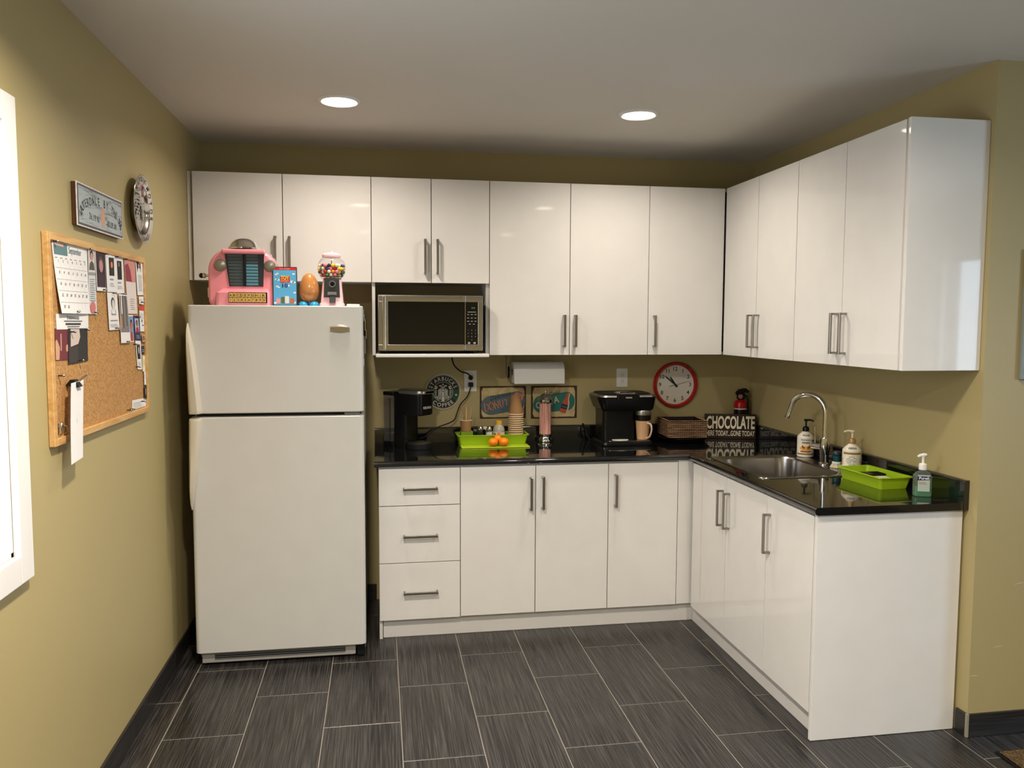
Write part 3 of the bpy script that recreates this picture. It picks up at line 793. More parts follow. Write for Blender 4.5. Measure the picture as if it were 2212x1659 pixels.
obj('dome', G().lathe([(.072, 0), (.072, .006), (.066, .012), (.058, .028), (.042, .043), (.022, .050), (0, .052)], (.325, -.665, FT+.2635), 28), mat('bright_chrome', (.9, .9, .89, 1), .05, 1.0), t, 40)
ledge = obj('key_ledge', G().loft([[(a, b, FT+.0008) for a, b in rrect(.212, .452, jy-.052, jy+.02, .018)], [(a, b, FT+.058) for a, b in rrect(.214, .450, jy-.050, jy+.02, .018)], [(a, b, FT+.078) for a, b in rrect(.236, .440, jy-.022, jy+.02, .012)]]), M_PINK, t, 50)
obj('key_recess', G().box(.272, .441, jy-.054, jy-.045, FT+.012, FT+.060), mat('dark_recess', S(40, 12, 14), .5), ledge, 0)
M_KEY = mat('yellow_key', S(226, 186, 104), .35)
for r, s_ in enumerate(('ABCDEFGHJK', '1234567890')):
    for c, ch in enumerate(s_):
        x = .2815+c*.0162; z = FT+.0465-r*.0215
        kk = obj('key', G().box(x-.0074, x+.0074, jy-.0585, jy-.050, z-.0098, z+.0098, .001, 1), M_KEY, ledge)
        printed('key_letter', G().add(text(ch, .011, .02)[0], BACK(x, z-.0055, jy-.0588)), mat('brown_ink', S(60, 34, 14), .6), kk)
kb = obj('side_knob', G().lathe([(.016, 0), (.016, .005), (.006, .008), (.005, .016), (.011, .020), (.013, .027), (.009, .034), (0, .036)], (0, 0, 0), 18, plane((.1685, -.66, FT+.140), (0, 1, 0), (0, 0, 1)) @ Matrix.Rotation(PI, 4, 'Y')), M_CHROME, t, 50)
obj('knob_cap', G().ball((.131, -.66, FT+.140), .012, n=16, m=10), M_BLACK, kb)
obj('coin_return', G().tube([(.171, -.66, FT+.085), (.160, -.66, FT+.083), (.160, -.66, FT+.040), (.172, -.66, FT+.034)], .0035, 8), M_CHROME, t, 50)

# film case standing beside it
t = thing('film_case', 'blue film case with a red top band standing on the fridge', 'film case', (.513, -.72, FT), rotz=0)
cx0, cx1, cy = .459, .570, -.742
bx_ = obj('case', G().box(cx0, cx1, cy, cy+.016, FT+.0006, FT+.181, .003, 2), mat('black_case_plastic', (.02, .02, .024, 1), .3), t)
def onc(poly, dz=0.0): return G().flat(poly, BACK(cx0, FT, cy-.0004-dz))
printed('cover', onc(rc(.005, .108, .004, .165)), mat('cover_blue', S(92, 178, 226), .3), bx_)
printed('red_band', onc(rc(.004, .108, .165, .1775)), mat('cover_red', S(206, 40, 44), .3), bx_)
g = G().add(fit('TOY STORY', .05, .0045, .01), BACK(.5155, FT+.169, cy-.0009)); printed('band_lettering', g, M_PAPER, bx_)
g = G()
for a, b, r in ((.018, .145, .005), (.024, .149, .0045), (.096, .148, .005), (.088, .112, .007), (.098, .110, .006), (.018, .122, .005), (.026, .120, .006), (.100, .062, .005), (.022, .090, .005), (.030, .086, .004), (.072, .094, .005), (.013, .014, .006), (.098, .016, .006)):
    g.flat(ell(a, b, r*1.3, r*.8, 14), BACK(cx0, FT, cy-.0007))
printed('clouds', g, mat('cloud_white', S(226, 240, 248), .4), bx_)
printed('logo_panel', onc([(.034, .136), (.080, .138), (.078, .128), (.080, .109), (.036, .107), (.037, .126)], .0004), mat('logo_red', S(200, 40, 30), .35), bx_)
g = G().add(fit('TOY', .038, .018, .03), BACK(cx0+.057, FT+.1215, cy-.0012)); printed('title_lettering', g, mat('logo_yellow', S(244, 220, 70), .35), bx_)
g = G().add(fit('STORY', .036, .008, .02), BACK(cx0+.057, FT+.111, cy-.0012)); printed('title_lettering', g, mat('logo_peach', S(246, 176, 150), .35), bx_)
g = G().add(fit('10', .026, .017, .03), BACK(cx0+.057, FT+.086, cy-.0012)); printed('number_lettering', g, mat('navy_print', S(34, 50, 124), .4), bx_)
g = G()
for a, w_, h_, c_ in ((.026, .018, .022, 0), (.046, .016, .030, 1), (.065, .018, .034, 2), (.088, .020, .024, 3)):
    gg = G().flat(rrect(a-w_/2, a+w_/2, .012, .012+h_, .004), BACK(cx0, FT, cy-.0009))
    printed('cover_patch', gg, mat('cover_patch_%d' % c_, (S(230, 160, 160), S(96, 110, 60), S(226, 226, 216), S(196, 110, 70))[c_], .4), bx_)

# plain brown egg-shaped toy on two blue feet
t = thing('egg_toy', 'plain brown egg-shaped toy on blue feet between film case and gumball machine', 'toy', (.626, -.72, FT))
eg = [(0, 0), (.016, .003), (.032, .014), (.043, .032), (.046, .052), (.043, .078), (.036, .103), (.026, .123), (.013, .134), (0, .137)]
obj('body', G().lathe(eg, (.623, -.715, FT+.018), 28, close=False), mat('brown_toy_plastic', S(190, 128, 70), .22, coat=.3), t, 60)
M_BLUE = mat('sky_blue_plastic', S(40, 150, 200), .25)
for x in (.597, .645):
    obj('foot', G().lathe([(.024, 0), (.024, .005), (.021, .013), (.013, .020), (0, .0225)], (x, -.732, FT+.0004), 20, sx=1.0, sy=1.25), M_BLUE, t, 50)
obj('ankle', G().lathe([(.020, .003), (.016, .022)], (.623, -.715, FT), 16), mat('deep_blue_plastic', S(20, 90, 150), .3), t)

# gumball machine
gx, gy = .7285, -.70
t = thing('gumball_machine', 'small pale pink gumball machine with a clear globe on the fridge', 'gumball machine', (gx, gy, FT))
def sq(hx, z, r=.01): return [(gx+a, gy+b, z) for a, b in rrect(-hx, hx, -hx, hx, r)]
bd = obj('body', G().loft([sq(.058, FT+.0006), sq(.058, FT+.010), sq(.052, FT+.018), sq(.043, FT+.118, .014), sq(.040, FT+.126, .014)]), M_PINKL, t, 40)
# front plate leans with the body
fpl = G().loft([[(gx-.036, gy-.0495, FT+.044), (gx+.036, gy-.0495, FT+.044), (gx+.036, gy-.0485, FT+.052), (gx-.036, gy-.0485, FT+.052)],
                [(gx-.036, gy-.056, FT+.044), (gx+.036, gy-.056, FT+.044), (gx+.036, gy-.056, FT+.050), (gx-.036, gy-.056, FT+.050)]])
fp = obj('front_plate', G().prism([(gx-.037, FT+.042), (gx+.037, FT+.042), (gx+.034, FT+.125), (gx-.034, FT+.125)], gy-.057, gy-.040, 'y'), mat('dark_cast_metal', (.045, .045, .045, 1), .4, .5), bd)
obj('coin_dial', G().lathe([(0, .004), (.011, .004), (.0125, .0065), (.0155, .006), (.0155, 0)], (0, 0, 0), 24, plane((gx+.003, gy-.057, FT+.103), (1, 0, 0), (0, 0, 1)), close=False), M_GREY, fp)
obj('coin_dial_centre', G().lathe([(0, .0048), (.0105, .0048), (.0105, .003)], (0, 0, 0), 20, plane((gx+.003, gy-.057, FT+.103), (1, 0, 0), (0, 0, 1)), close=False), M_BLACK, fp)
obj('crank', G().box(gx-.020, gx+.022, gy-.066, gy-.0575, FT+.050, FT+.066, .003, 2), M_GREY, fp)
obj('chute', G().loft([[(gx+.003+a, gy-.063+b, FT+.044) for a, b in rrect(-.014, .014, -.008, .008, .003)], [(gx+.003+a, gy-.072+b, FT+.016) for a, b in rrect(-.013, .013, -.008, .010, .003)]]), mat('dark_cast_metal', (.045, .045, .045, 1), .4, .5), fp)
gc = Vector((gx-.003, gy, FT+.178)); GRAD = .066
obj('collar', G().lathe([(.040, 0), (.042, .004), (.038, .008)], (gx, gy, FT+.1262), 28), M_GREY, t)
pr = []
for i in range(15):
    a = -PI/2+math.radians(33)+(PI-math.radians(33)-math.radians(35))*i/14
    pr.append((GRAD*math.cos(a), GRAD*math.sin(a)))
obj('globe', G().lathe(pr, tuple(gc), 36, close=False), M_GLASS, t, 60)
zt = gc.z+GRAD*math.sin(PI/2-math.radians(35))
obj('lid', G().lathe([(.0, -.003), (.040, -.003), (.0435, 0), (.043, .009), (.036, .016), (.018, .021), (.009, .023), (.008, .030), (0, .031)], (gc.x, gc.y, zt), 32, close=False), M_PINKL, t, 40)
obj('rod', G().cyl((gc.x, gc.y, FT+.134), (gc.x, gc.y, zt-.002), .0025, n=10), M_CHROME, t)
cols = {'red': S(190, 24, 30), 'yellow': S(246, 206, 20), 'white': S(240, 230, 205), 'blue': S(30, 52, 110), 'orange': S(240, 140, 40), 'green': S(70, 130, 80), 'pink': S(240, 130, 150), 'navy': S(24, 24, 52)}
gm = {}
for cn, cc in cols.items():
    o = obj('gumball', G().ball((0, 0, 0), .0088, n=14, m=9), mat('gumball_'+cn, cc, .12, coat=.4), None, 60)
    gm[cn] = [o, False]
rr = .0088; s_ = 2*rr*1.012; seq = []
for iz in range(12):
    for iy in range(-5, 6):
        for ix in range(-5, 6):
            p = Vector((ix*s_+(iz % 2)*s_/2+(iy % 2)*s_/2, iy*s_*.866+(iz % 2)*s_*.29, -.0545+rr+iz*s_*.817))
            if p.length > GRAD-rr-.0008 or p.z > .012+.25*abs(p.x) - .0: continue
            if math.hypot(p.x, p.y) < rr+.003: continue
            if p.z < -GRAD*math.cos(math.radians(57))-.0005: continue
            seq.append(p)
for p in seq:
    cn = random.choice(list(cols))
    o, used = gm[cn]
    if used: o = o.copy(); COL.objects.link(o)
    gm[cn][1] = True
    o.location = gc+p
    tag(o, 'small %s gumball inside the gumball machine globe' % cn, 'gumball', 'gumballs in the globe')

# ------------------------------------------------------------------ left wall: plaque, plate, cork board
t = thing('wall_plaque', 'weathered pale blue wooden beach sign on the left wall above the cork board', 'sign', (0, -1.6585, 1.898))
obj('block', G().box(.001, .0145, -1.882, -1.435, 1.900, 2.033, .001, 1), M_DKWOOD, t)
fb = obj('face', G().box(.0147, .018, -1.885, -1.432, 1.8975, 2.0355, .001, 1), speckle('weathered_white', S(206, 196, 190), S(228, 214, 206), 60, .7, .1), t)
def onp(poly, d): return G().flat(poly, LEFT(-1.6585, 1.9665, .0183+d))
printed('border', onp(rc(-.221, .221, -.0640, .0640), 0), mat('plaque_border', S(84, 84, 96), .7), fb)
def washed():
    m, n, l, b = newmat('washed_blue_board')
    tc = n.new('ShaderNodeTexCoord'); mp = n.new('ShaderNodeMapping'); mp.inputs['Scale'].default_value = (20, 6, 60)
    nz = n.new('ShaderNodeTexNoise'); nz.inputs['Scale'].default_value = 1.5; nz.inputs['Detail'].default_value = 6
    l.new(tc.outputs['Object'], mp.inputs[0]); l.new(mp.outputs[0], nz.inputs['Vector'])
    r = n.new('ShaderNodeValToRGB'); e = r.color_ramp.elements
    e[0].position = .33; e[0].color = S(120, 128, 126); e[1].position = .5; e[1].color = S(168, 178, 180)
    l.new(nz.outputs[0], r.inputs[0]); l.new(r.outputs[0], b.inputs['Base Color']); b.inputs['Roughness'].default_value = .7
    return m
printed('blue_panel', onp(rc(-.214, .214, -.0575, .0575), .0004), washed(), fb)
g = G(); Mp = LEFT(-1.6585, 1.9665, .0193)
# lettering on a shallow arch
st = 'LAUTERDALE BY THE SEA'; n_ = len(st)
for i, ch in enumerate(st):
    if ch == ' ': continue
    q = -1+2*i/(n_-1); u = .188*math.sin(q*PI/2*.93); v = -.034+.052*math.cos(q*PI/2*.96); rot = -q*1.0
    g.add(text(ch, .027, .012, .80)[0], Mp @ Matrix.Translation((u, v, 0)) @ Matrix.Rotation(rot, 4, 'Z'))
g.add(fit('26.19 N', .095, .021, 0, .1), Mp @ Matrix.Translation((-.078, -.038, 0)) @ Matrix.Rotation(-.05, 4, 'Z'))
g.add(fit('-80.09 W', .112, .021, 0, .1), Mp @ Matrix.Translation((.098, -.042, 0)))
g.add(text('?', .036, 0, .8)[0], Mp @ Matrix.Translation((.200, -.050, 0)))
printed('lettering', g, mat('plaque_ink', S(58, 62, 70), .7), fb)
printed('shell_drawing', G().flat([(.0, .020), (.016, .012), (.022, -.008), (.018, -.035), (.008, -.046), (-.008, -.046), (-.016, -.030), (-.018, -.006), (-.012, .012)], LEFT(-1.650, 1.963, .0190)), mat('shell_peach', S(206, 158, 132), .7), fb)

pc = (0.0, -1.200, 2.041)
t = thing('wall_plate', 'round polished metal souvenir plate on the left wall', 'plate', pc)
Mq = LEFT(pc[1], pc[2], 0)
obj('dish', G().lathe([(.075, .0085), (.085, .0095), (.098, .021), (.104, .0265), (.128, .031), (.1315, .032), (.133, .031), (.127, .028), (.104, .0235), (.094, .015), (.084, .004), (.04, .002)], (0, 0, 0), 56, Mq, close=False), mat('polished_pewter', (.62, .60, .57, 1), .13, 1), t, 50)
well = obj('well', G().lathe([(0, .009), (.076, .009), (.086, .0105)], (0, 0, 0), 48, Mq, close=False), mat('polished_pewter', (.62, .60, .57, 1), .13, 1), t, 60)
obj('mount', G().lathe([(.05, .0005), (.05, .003)], (0, 0, 0), 32, Mq), M_BLACKM, t)
g = G(); M2 = LEFT(pc[1], pc[2], .0318)
arc_text(g, 'INDIANAPOLIS MOTOR', .1070, .0175, PI*.52, M2, .015, 1.0, span=3.9)
arc_text(g, 'SPEEDWAY', .1260, .0165, -PI/2, M2, .015, 1.0, inward=True, span=1.35)
printed('rim_lettering', g, M_INK, t)
g = G(); M3 = LEFT(pc[1], pc[2], .0096)
for i in range(6):
    for j in range(4):
        if (i*7+j*3) % 5 < 3: g.flat(rc(-.045+i*.014, -.045+i*.014+.010, -.022+j*.013, -.022+j*.013+.009), M3)
g.flat(rc(.030, .046, -.034, .018), M3); g.flat(rc(-.012, .026, .034, .040), M3); g.flat(rc(-.03, .02, .058, .063), M3)
printed('engraved_emblem', g, M_INK, well)

# cork board
BY0, BY1, BZ0, BZ1 = -2.123, -1.152, 1.233, 1.853
t = thing('cork_board', 'large cork board in a pale oak frame on the left wall', 'notice board', (0, (BY0+BY1)/2, BZ0))
obj('cork', G().box(.001, .0085, BY0+.012, BY1-.012, BZ0+.012, BZ1-.012), M_CORK, t, 0)
fw_ = .022
for a in ((BY0, BY0+fw_, BZ0, BZ1), (BY1-fw_, BY1, BZ0, BZ1), (BY0+fw_, BY1-fw_, BZ0, BZ0+fw_), (BY0+fw_, BY1-fw_, BZ1-fw_, BZ1)):
    obj('frame_rail', G().box(.001, .018, a[0], a[1], a[2], a[3], .0015, 1), M_OAK, t)
PX = .0090
layer = [0]
M_PIN = mat('pin_steel', (.6, .6, .6, 1), .25, 1)
M_PINB = mat('pin_shaft_dark', (.05, .05, .05, 1), .4, .6)
def pin(y, z, what, x=None, r=.0045):
    x = PX+.0035 if x is None else x
    p = thing('push_pin', 'silver push pin '+what, 'push pin', (x, y, z), group='push pins on the cork board')
    obj('shaft', G().tube([(x-.004, y, z), (x+.010, y, z)], .0022, 8), M_PINB, p)
    obj('head', G().lathe([(r*.9, 0), (r, .002), (r*.6, .005), (0, .006)], (0, 0, 0), 12, plane((x+.010, y, z), (0, 1, 0), (0, 0, 1))), M_PIN, p)
def paper(name, label, q, cat='card', m=None, x=None, curl=0.0, prints=(), group='papers pinned to the cork board'):
    """q: corners TL TR BR BL as (y,z); prints: (material, polygon in unit square u right v up)"""
    x = PX+.0008+(layer[0] % 5)*.0011 if x is None else x; layer[0] += 1
    def P(u, v, d=0.0):
        a = [q[3][i]*(1-u)*(1-v)+q[2][i]*u*(1-v)+q[1][i]*u*v+q[0][i]*(1-u)*v for i in (0, 1)]
        return (x+d+curl*(1-v)**2*(1-u*.6), a[0], a[1])
    n = 6; g = G(); vs = []; fs = []
    for i in range(n+1):
        for j in range(n+1): vs.append(P(j/n, i/n))
    for i in range(n+1):
        for j in range(n+1): vs.append(P(j/n, i/n, .0005))
    k = (n+1)**2
    for i in range(n):
        for j in range(n):
            a = i*(n+1)+j; fs.append((a, a+1, a+n+2, a+n+1)); fs.append((a+k+n+1, a+k+n+2, a+k+1, a+k))
    rim = [j for j in range(n)] + [n+i*(n+1) for i in range(n)] + [(n+1)*n+n-j for j in range(n)] + [(n-i)*(n+1) for i in range(n)]
    for a, b_ in zip(rim, rim[1:]+rim[:1]): fs.append((a, a+k, b_+k, b_))
    g.raw(vs, fs)
    o = obj(name, g, m or M_PAPER, None, 30); tag(o, label, cat, group)
    for i, pr_ in enumerate(prints):
        pm, polys = pr_
        for grp in ([[p_] for p_ in polys] if len(polys) < 4 else [polys]):
            g = G()
            for poly in grp: g.raw([P(u, v, .0009+i*.0002) for u, v in poly], [tuple(range(len(poly)))])
            pc_ = printed('print', g, pm, o)
            if len(grp) > 1: pc_['kind'] = 'stuff'
    return o
def C(n, r, g_, b_): return mat('print_'+n, S(r, g_, b_), .55)
def lines(u0, u1, v0, v1, k, h=.25):
    o = []; st = (v1-v0)/k
    for i in range(k):
        w = u1-(u1-u0)*.25*((i*37) % 5)/5; o.append(rc(u0, w, v0+i*st, v0+i*st+st*h))
    return o
def portrait(u0, u1, v0, v1, bg, skin, cloth, hair):
    cu, w, h = (u0+u1)/2, u1-u0, v1-v0
    return [(bg, [rc(u0, u1, v0, v1)]), (cloth, [[(u0+w*.08, v0), (u1-w*.08, v0), (u1-w*.2, v0+h*.3), (cu, v0+h*.42), (u0+w*.2, v0+h*.3)]]),
            (hair, [ell(cu, v0+h*.66, w*.27, h*.22, 14)]), (skin, [ell(cu, v0+h*.60, w*.21, h*.18, 14)])]
SK, SK2, DKB, MAR, BLK, GRN = C('skin', 206, 150, 120), C('skin_dark', 150, 96, 78), C('dark_brown', 44, 26, 24), C('maroon', 112, 44, 54), C('charcoal', 26, 24, 26), C('olive_coat', 84, 78, 62)
# hanging calendar: month sheet over its backing
cal_q = [(-2.074, 1.836), (-1.787, 1.842), (-1.795, 1.622), (-2.049, 1.621)]
pr = [(C('sea_teal', 92, 128, 134), [[(.03, .80), (.40, .80), (.40, .955), (.03, .965)]]), (C('sunset', 206, 168, 150), [[(.03, .93), (.30, .915), (.30, .958), (.03, .965)]])]
gl = [rc(.02, .97, v-.0018, v+.0018) for v in (.155, .315, .47, .625)] + [rc(u-.001, u+.001, .03, .74) for u in (.165, .30, .44, .58, .71, .84)]
pr.append((C('rule_grey', 176, 172, 170), gl))
pr.append((M_INKG, [rc(.04+.138*i, .10+.138*i, .755, .765) for i in range(7)]))
cal = paper('calendar', 'white September wall calendar page pinned at the board top left', cal_q, 'calendar', curl=.012, prints=pr)
def on_quad(q, x, g0, u, v, s, curl=0):
    # place a small XY mesh (in metres) at unit position u,v of quad q
    a = [q[3][i]*(1-u)*(1-v)+q[2][i]*u*(1-v)+q[1][i]*u*v+q[0][i]*(1-u)*v for i in (0, 1)]
    return LEFT(a[0], a[1], x+curl*(1-v)**2*(1-u*.6))
g = G(); d_n = 1; xc = PX+.0008+.0016
for r, v in enumerate((.70, .545, .39, .235, .075)):
    for c in range(7):
        if r == 4 and c > 1: break
        if d_n > 30: break
        g.add(text(str(d_n), .0085, .01)[0], on_quad(cal_q, xc, None, .12+.132*c, v, 1, .012)); d_n += 1
printed('date_numbers', g, C('date_ink', 70, 68, 70), cal)
g = G().add(fit('September', .105, .020, .0), on_quad(cal_q, xc, None, .62, .84, 1, .012) @ Matrix.Rotation(0, 4, 'Z')); printed('month_lettering', g, C('month_teal', 70, 110, 118), cal)
bq = [(-2.062, 1.619), (-1.795, 1.622), (-1.799, 1.573), (-2.060, 1.573)]
cb_ = paper('calendar_backing', 'white printed calendar backing sheet below the September page', bq, 'calendar', x=PX+.0006)
g = G().add(fit('B Automotive, Ltd.', .10, .011, .012), LEFT(-1.929, 1.604, PX+.0022)); g.add(fit('1234567 8901234', .12, .0075, .012), LEFT(-1.929, 1.588, PX+.0022))
g = G().add(fit('B Automotive, Ltd.', .10, .011, .012), LEFT(-1.929, 1.604, PX+.0022))
g.flat(rc(-.075, .075, 0, .0022), LEFT(-1.929, 1.597, PX+.0022))
for i in range(14): g.flat(rc(-.063+i*.009, -.063+i*.009+.0065, 0, .0065), LEFT(-1.929, 1.586, PX+.0022))
g.flat(rc(-.05, .05, 0, .002), LEFT(-1.929, 1.580, PX+.0022))
printed('address_lettering', g, M_INK, cb_)
paper('memorial_card', 'narrow pale card with a figure in an olive coat, right beside the calendar', [(-1.785, 1.840), (-1.725, 1.842), (-1.719, 1.622), (-1.793, 1.621)], m=mat('pale_blue_card', S(206, 210, 212), .7),
      prints=portrait(.02, .98, .66, .99, C('card_pale', 206, 206, 204), SK, GRN, DKB) + [(M_INKG, [rc(.05, .95, .585, .625)] + lines(.15, .85, .20, .55, 11)), (C('rose', 206, 120, 116), [ell(.45, .10, .35, .09, 16)])])
paper('photo_card', 'dark portrait photo card with white border in the board top row', [(-1.725, 1.844), (-1.621, 1.840), (-1.624, 1.702), (-1.716, 1.700)], prints=portrait(.06, .97, .09, .93, C('plum_black', 44, 30, 38), C('pale_skin', 186, 138, 132), C('plum_shirt', 62, 44, 56), C('plum_hair', 90, 66, 70)))
paper('prayer_card', 'white card with a small framed portrait of a man in a tie', [(-1.621, 1.836), (-1.523, 1.840), (-1.520, 1.702), (-1.615, 1.700)], prints=portrait(.30, .86, .42, .88, BLK, C('warm_skin', 226, 136, 84), C('suit', 36, 34, 36), BLK) + [(M_INKG, [rc(.32, .72, .31, .345)] + lines(.30, .80, .15, .26, 3))])
paper('prayer_card', 'white card with a small black rectangle picture, top row', [(-1.521, 1.838), (-1.415, 1.842), (-1.413, 1.702), (-1.511, 1.698)], prints=[(BLK, [rc(.30, .80, .36, .84)]), (C('grey_fleck', 180, 176, 170), [rc(.46, .54, .70, .80)]), (M_INKG, [rc(.30, .70, .26, .295)] + lines(.22, .85, .12, .22, 3))])  # small grey rectangle printed on the black picture
paper('memorial_card', 'long pale card with a rose pink picture on top', [(-1.406, 1.837), (-1.273, 1.837), (-1.260, 1.628), (-1.377, 1.627)], m=mat('pale_pink_card', S(222, 210, 206), .7), prints=[(C('rose_picture', 206, 140, 130), [rc(.02, .98, .58, .98)]), (C('rose_dark', 142, 54, 74), [[(.02, .58), (.60, .58), (.50, .78), (.30, .9), (.02, .86)]]), (M_INKG, lines(.3, .75, .08, .30, 6))])  # darker rose patch printed over the left of the picture
paper('prayer_card', 'white text card with a tiny portrait at the board top right corner', [(-1.269, 1.835), (-1.176, 1.838), (-1.173, 1.704), (-1.252, 1.701)], prints=portrait(.15, .70, .68, .97, BLK, C('warm_skin', 226, 136, 84), M_PAPER, BLK) + [(M_INKG, lines(.2, .85, .12, .62, 13))])
paper('sketch_card', 'white card with a pencil portrait sketch', [(-1.615, 1.698), (-1.511, 1.699), (-1.488, 1.569), (-1.603, 1.567)], prints=[(C('pencil_dark', 74, 70, 72), [ell(.52, .72, .20, .16, 16)]), (C('pencil_light', 216, 212, 208), [ell(.54, .68, .14, .14, 16)]), (C('pencil_mid', 150, 146, 146), [ell(.50, .42, .24, .02, 12), rc(.30, .33, .40, .55), rc(.70, .73, .40, .55)]), (M_INKG, [rc(.15, .85, .24, .27)] + lines(.1, .9, .08, .18, 3))])
paper('photo_card', 'grey photo card with white lower edge hanging mid board', [(-1.489, 1.697), (-1.398, 1.698), (-1.365, 1.518), (-1.481, 1.519)], prints=[(C('photo_grey', 128, 122, 120), [rc(.03, .97, .22, .97)]), (C('photo_dark', 84, 78, 78), [rc(.30, .42, .30, .97), rc(.68, .80, .35, .97)]), (C('photo_orange', 210, 130, 70), [rc(.03, .16, .32, .55)]), (M_PAPER, [rc(.16, .28, .60, .97)])])
paper('portrait_card', 'small portrait card with a blue background', [(-1.371, 1.622), (-1.314, 1.622), (-1.313, 1.519), (-1.365, 1.520)], prints=portrait(.05, .95, .04, .96, C('sky_print', 120, 150, 190), C('ruddy_skin', 196, 110, 80), C('red_shirt', 176, 70, 56), DKB))
paper('portrait_card', 'small navy card with a portrait in a red shirt', [(-1.314, 1.620), (-1.242, 1.620), (-1.222, 1.522), (-1.300, 1.524)], m=C('navy_card', 38, 42, 92), prints=portrait(.18, .85, .34, .90, C('pale_sky_print', 180, 190, 210), SK2, C('crimson', 170, 36, 50), DKB) + [(M_PAPER, lines(.25, .8, .10, .26, 3, .18))])
paper('note_card', 'red and white printed card by the right frame rail', [(-1.238, 1.662), (-1.177, 1.662), (-1.176, 1.558), (-1.231, 1.559)], prints=[(C('red_header', 206, 66, 54), [rc(0, 1, .80, 1)]), (M_INKG, lines(.12, .9, .50, .74, 5)), (M_INK, [rc(.40, .58, .36, .46), rc(.5, .8, .22, .26)])])
paper('note_slip', 'curled white slip near the top right of the board', [(-1.241, 1.696), (-1.178, 1.698), (-1.178, 1.665), (-1.239, 1.668)], prints=[(M_INKG, lines(.1, .7, .2, .8, 2))])
paper('stamp_card', 'tiny beige picture card by the right rail', [(-1.215, 1.547), (-1.176, 1.547), (-1.176, 1.516), (-1.215, 1.517)], m=C('beige', 190, 164, 140), prints=[(C('beige_dark', 120, 92, 80), [ell(.5, .5, .3, .35, 12)])])
paper('business_card', 'tiny navy card by the right rail', [(-1.213, 1.501), (-1.176, 1.501), (-1.176, 1.467), (-1.213, 1.468)], m=C('navy_card2', 34, 38, 70), prints=[(M_PAPER, lines(.2, .8, .3, .7, 2, .2))])
paper('bookmark', 'narrow white bookmark with a dark picture', [(-1.297, 1.525), (-1.228, 1.524), (-1.218, 1.408), (-1.277, 1.411)], prints=[(BLK, [rc(.15, .78, .36, .86)]), (C('pic_pale', 190, 180, 170), [ell(.5, .66, .12, .12, 12)]), (M_INKG, lines(.2, .8, .16, .28, 3))])
paper('note_slip', 'pale yellow slip by the right rail', [(-1.214, 1.462), (-1.176, 1.461), (-1.176, 1.398), (-1.215, 1.399)], m=C('pale_yellow', 232, 222, 176), prints=[(M_INKG, [rc(.5, .65, .4, .75)])])
paper('note_slip', 'small white slip low on the right rail', [(-1.200, 1.398), (-1.176, 1.397), (-1.176, 1.344), (-1.201, 1.345)], prints=[(M_INKG, lines(.2, .8, .5, .8, 2))])
paper('photo_card', 'small black picture card low on the right rail', [(-1.204, 1.342), (-1.176, 1.341), (-1.176, 1.288), (-1.206, 1.290)], m=BLK, prints=[(C('pale_streak', 190, 186, 180), [ell(.5, .55, .12, .3, 10)])])
paper('name_card', 'white printed card resting on the bottom frame rail at the right', [(-1.356, 1.297), (-1.176, 1.290), (-1.176, 1.257), (-1.359, 1.260)], prints=[(M_INKG, lines(.06, .7, .12, .8, 4, .3))])
paper('photo_print', 'maroon photo below the calendar at the left frame rail', [(-2.074, 1.576), (-1.972, 1.575), (-1.982, 1.480), (-2.075, 1.482)], m=MAR, x=PX+.0005, prints=[(C('maroon_skin', 206, 158, 124), [[(.0, .02), (.28, .02), (.34, .4), (.12, .66), (0, .6)], ell(.92, .38, .10, .12, 10)]), (C('rose_dust', 190, 140, 130), [rc(.38, .48, .3, .84)])])
paper('photo_print', 'dark photo print of figures in black below the calendar', [(-1.976, 1.576), (-1.811, 1.575), (-1.815, 1.470), (-1.983, 1.466)], m=C('photo_black', 40, 38, 40), x=PX+.0016, prints=[(C('pale_blouse', 206, 190, 180), [[(.12, .98), (.56, .98), (.60, .75), (.50, .55), (.12, .48)]]), (C('charcoal2', 58, 54, 54), [[(.02, .02), (.48, .02), (.48, .5), (.1, .46), (.02, .5)]])])
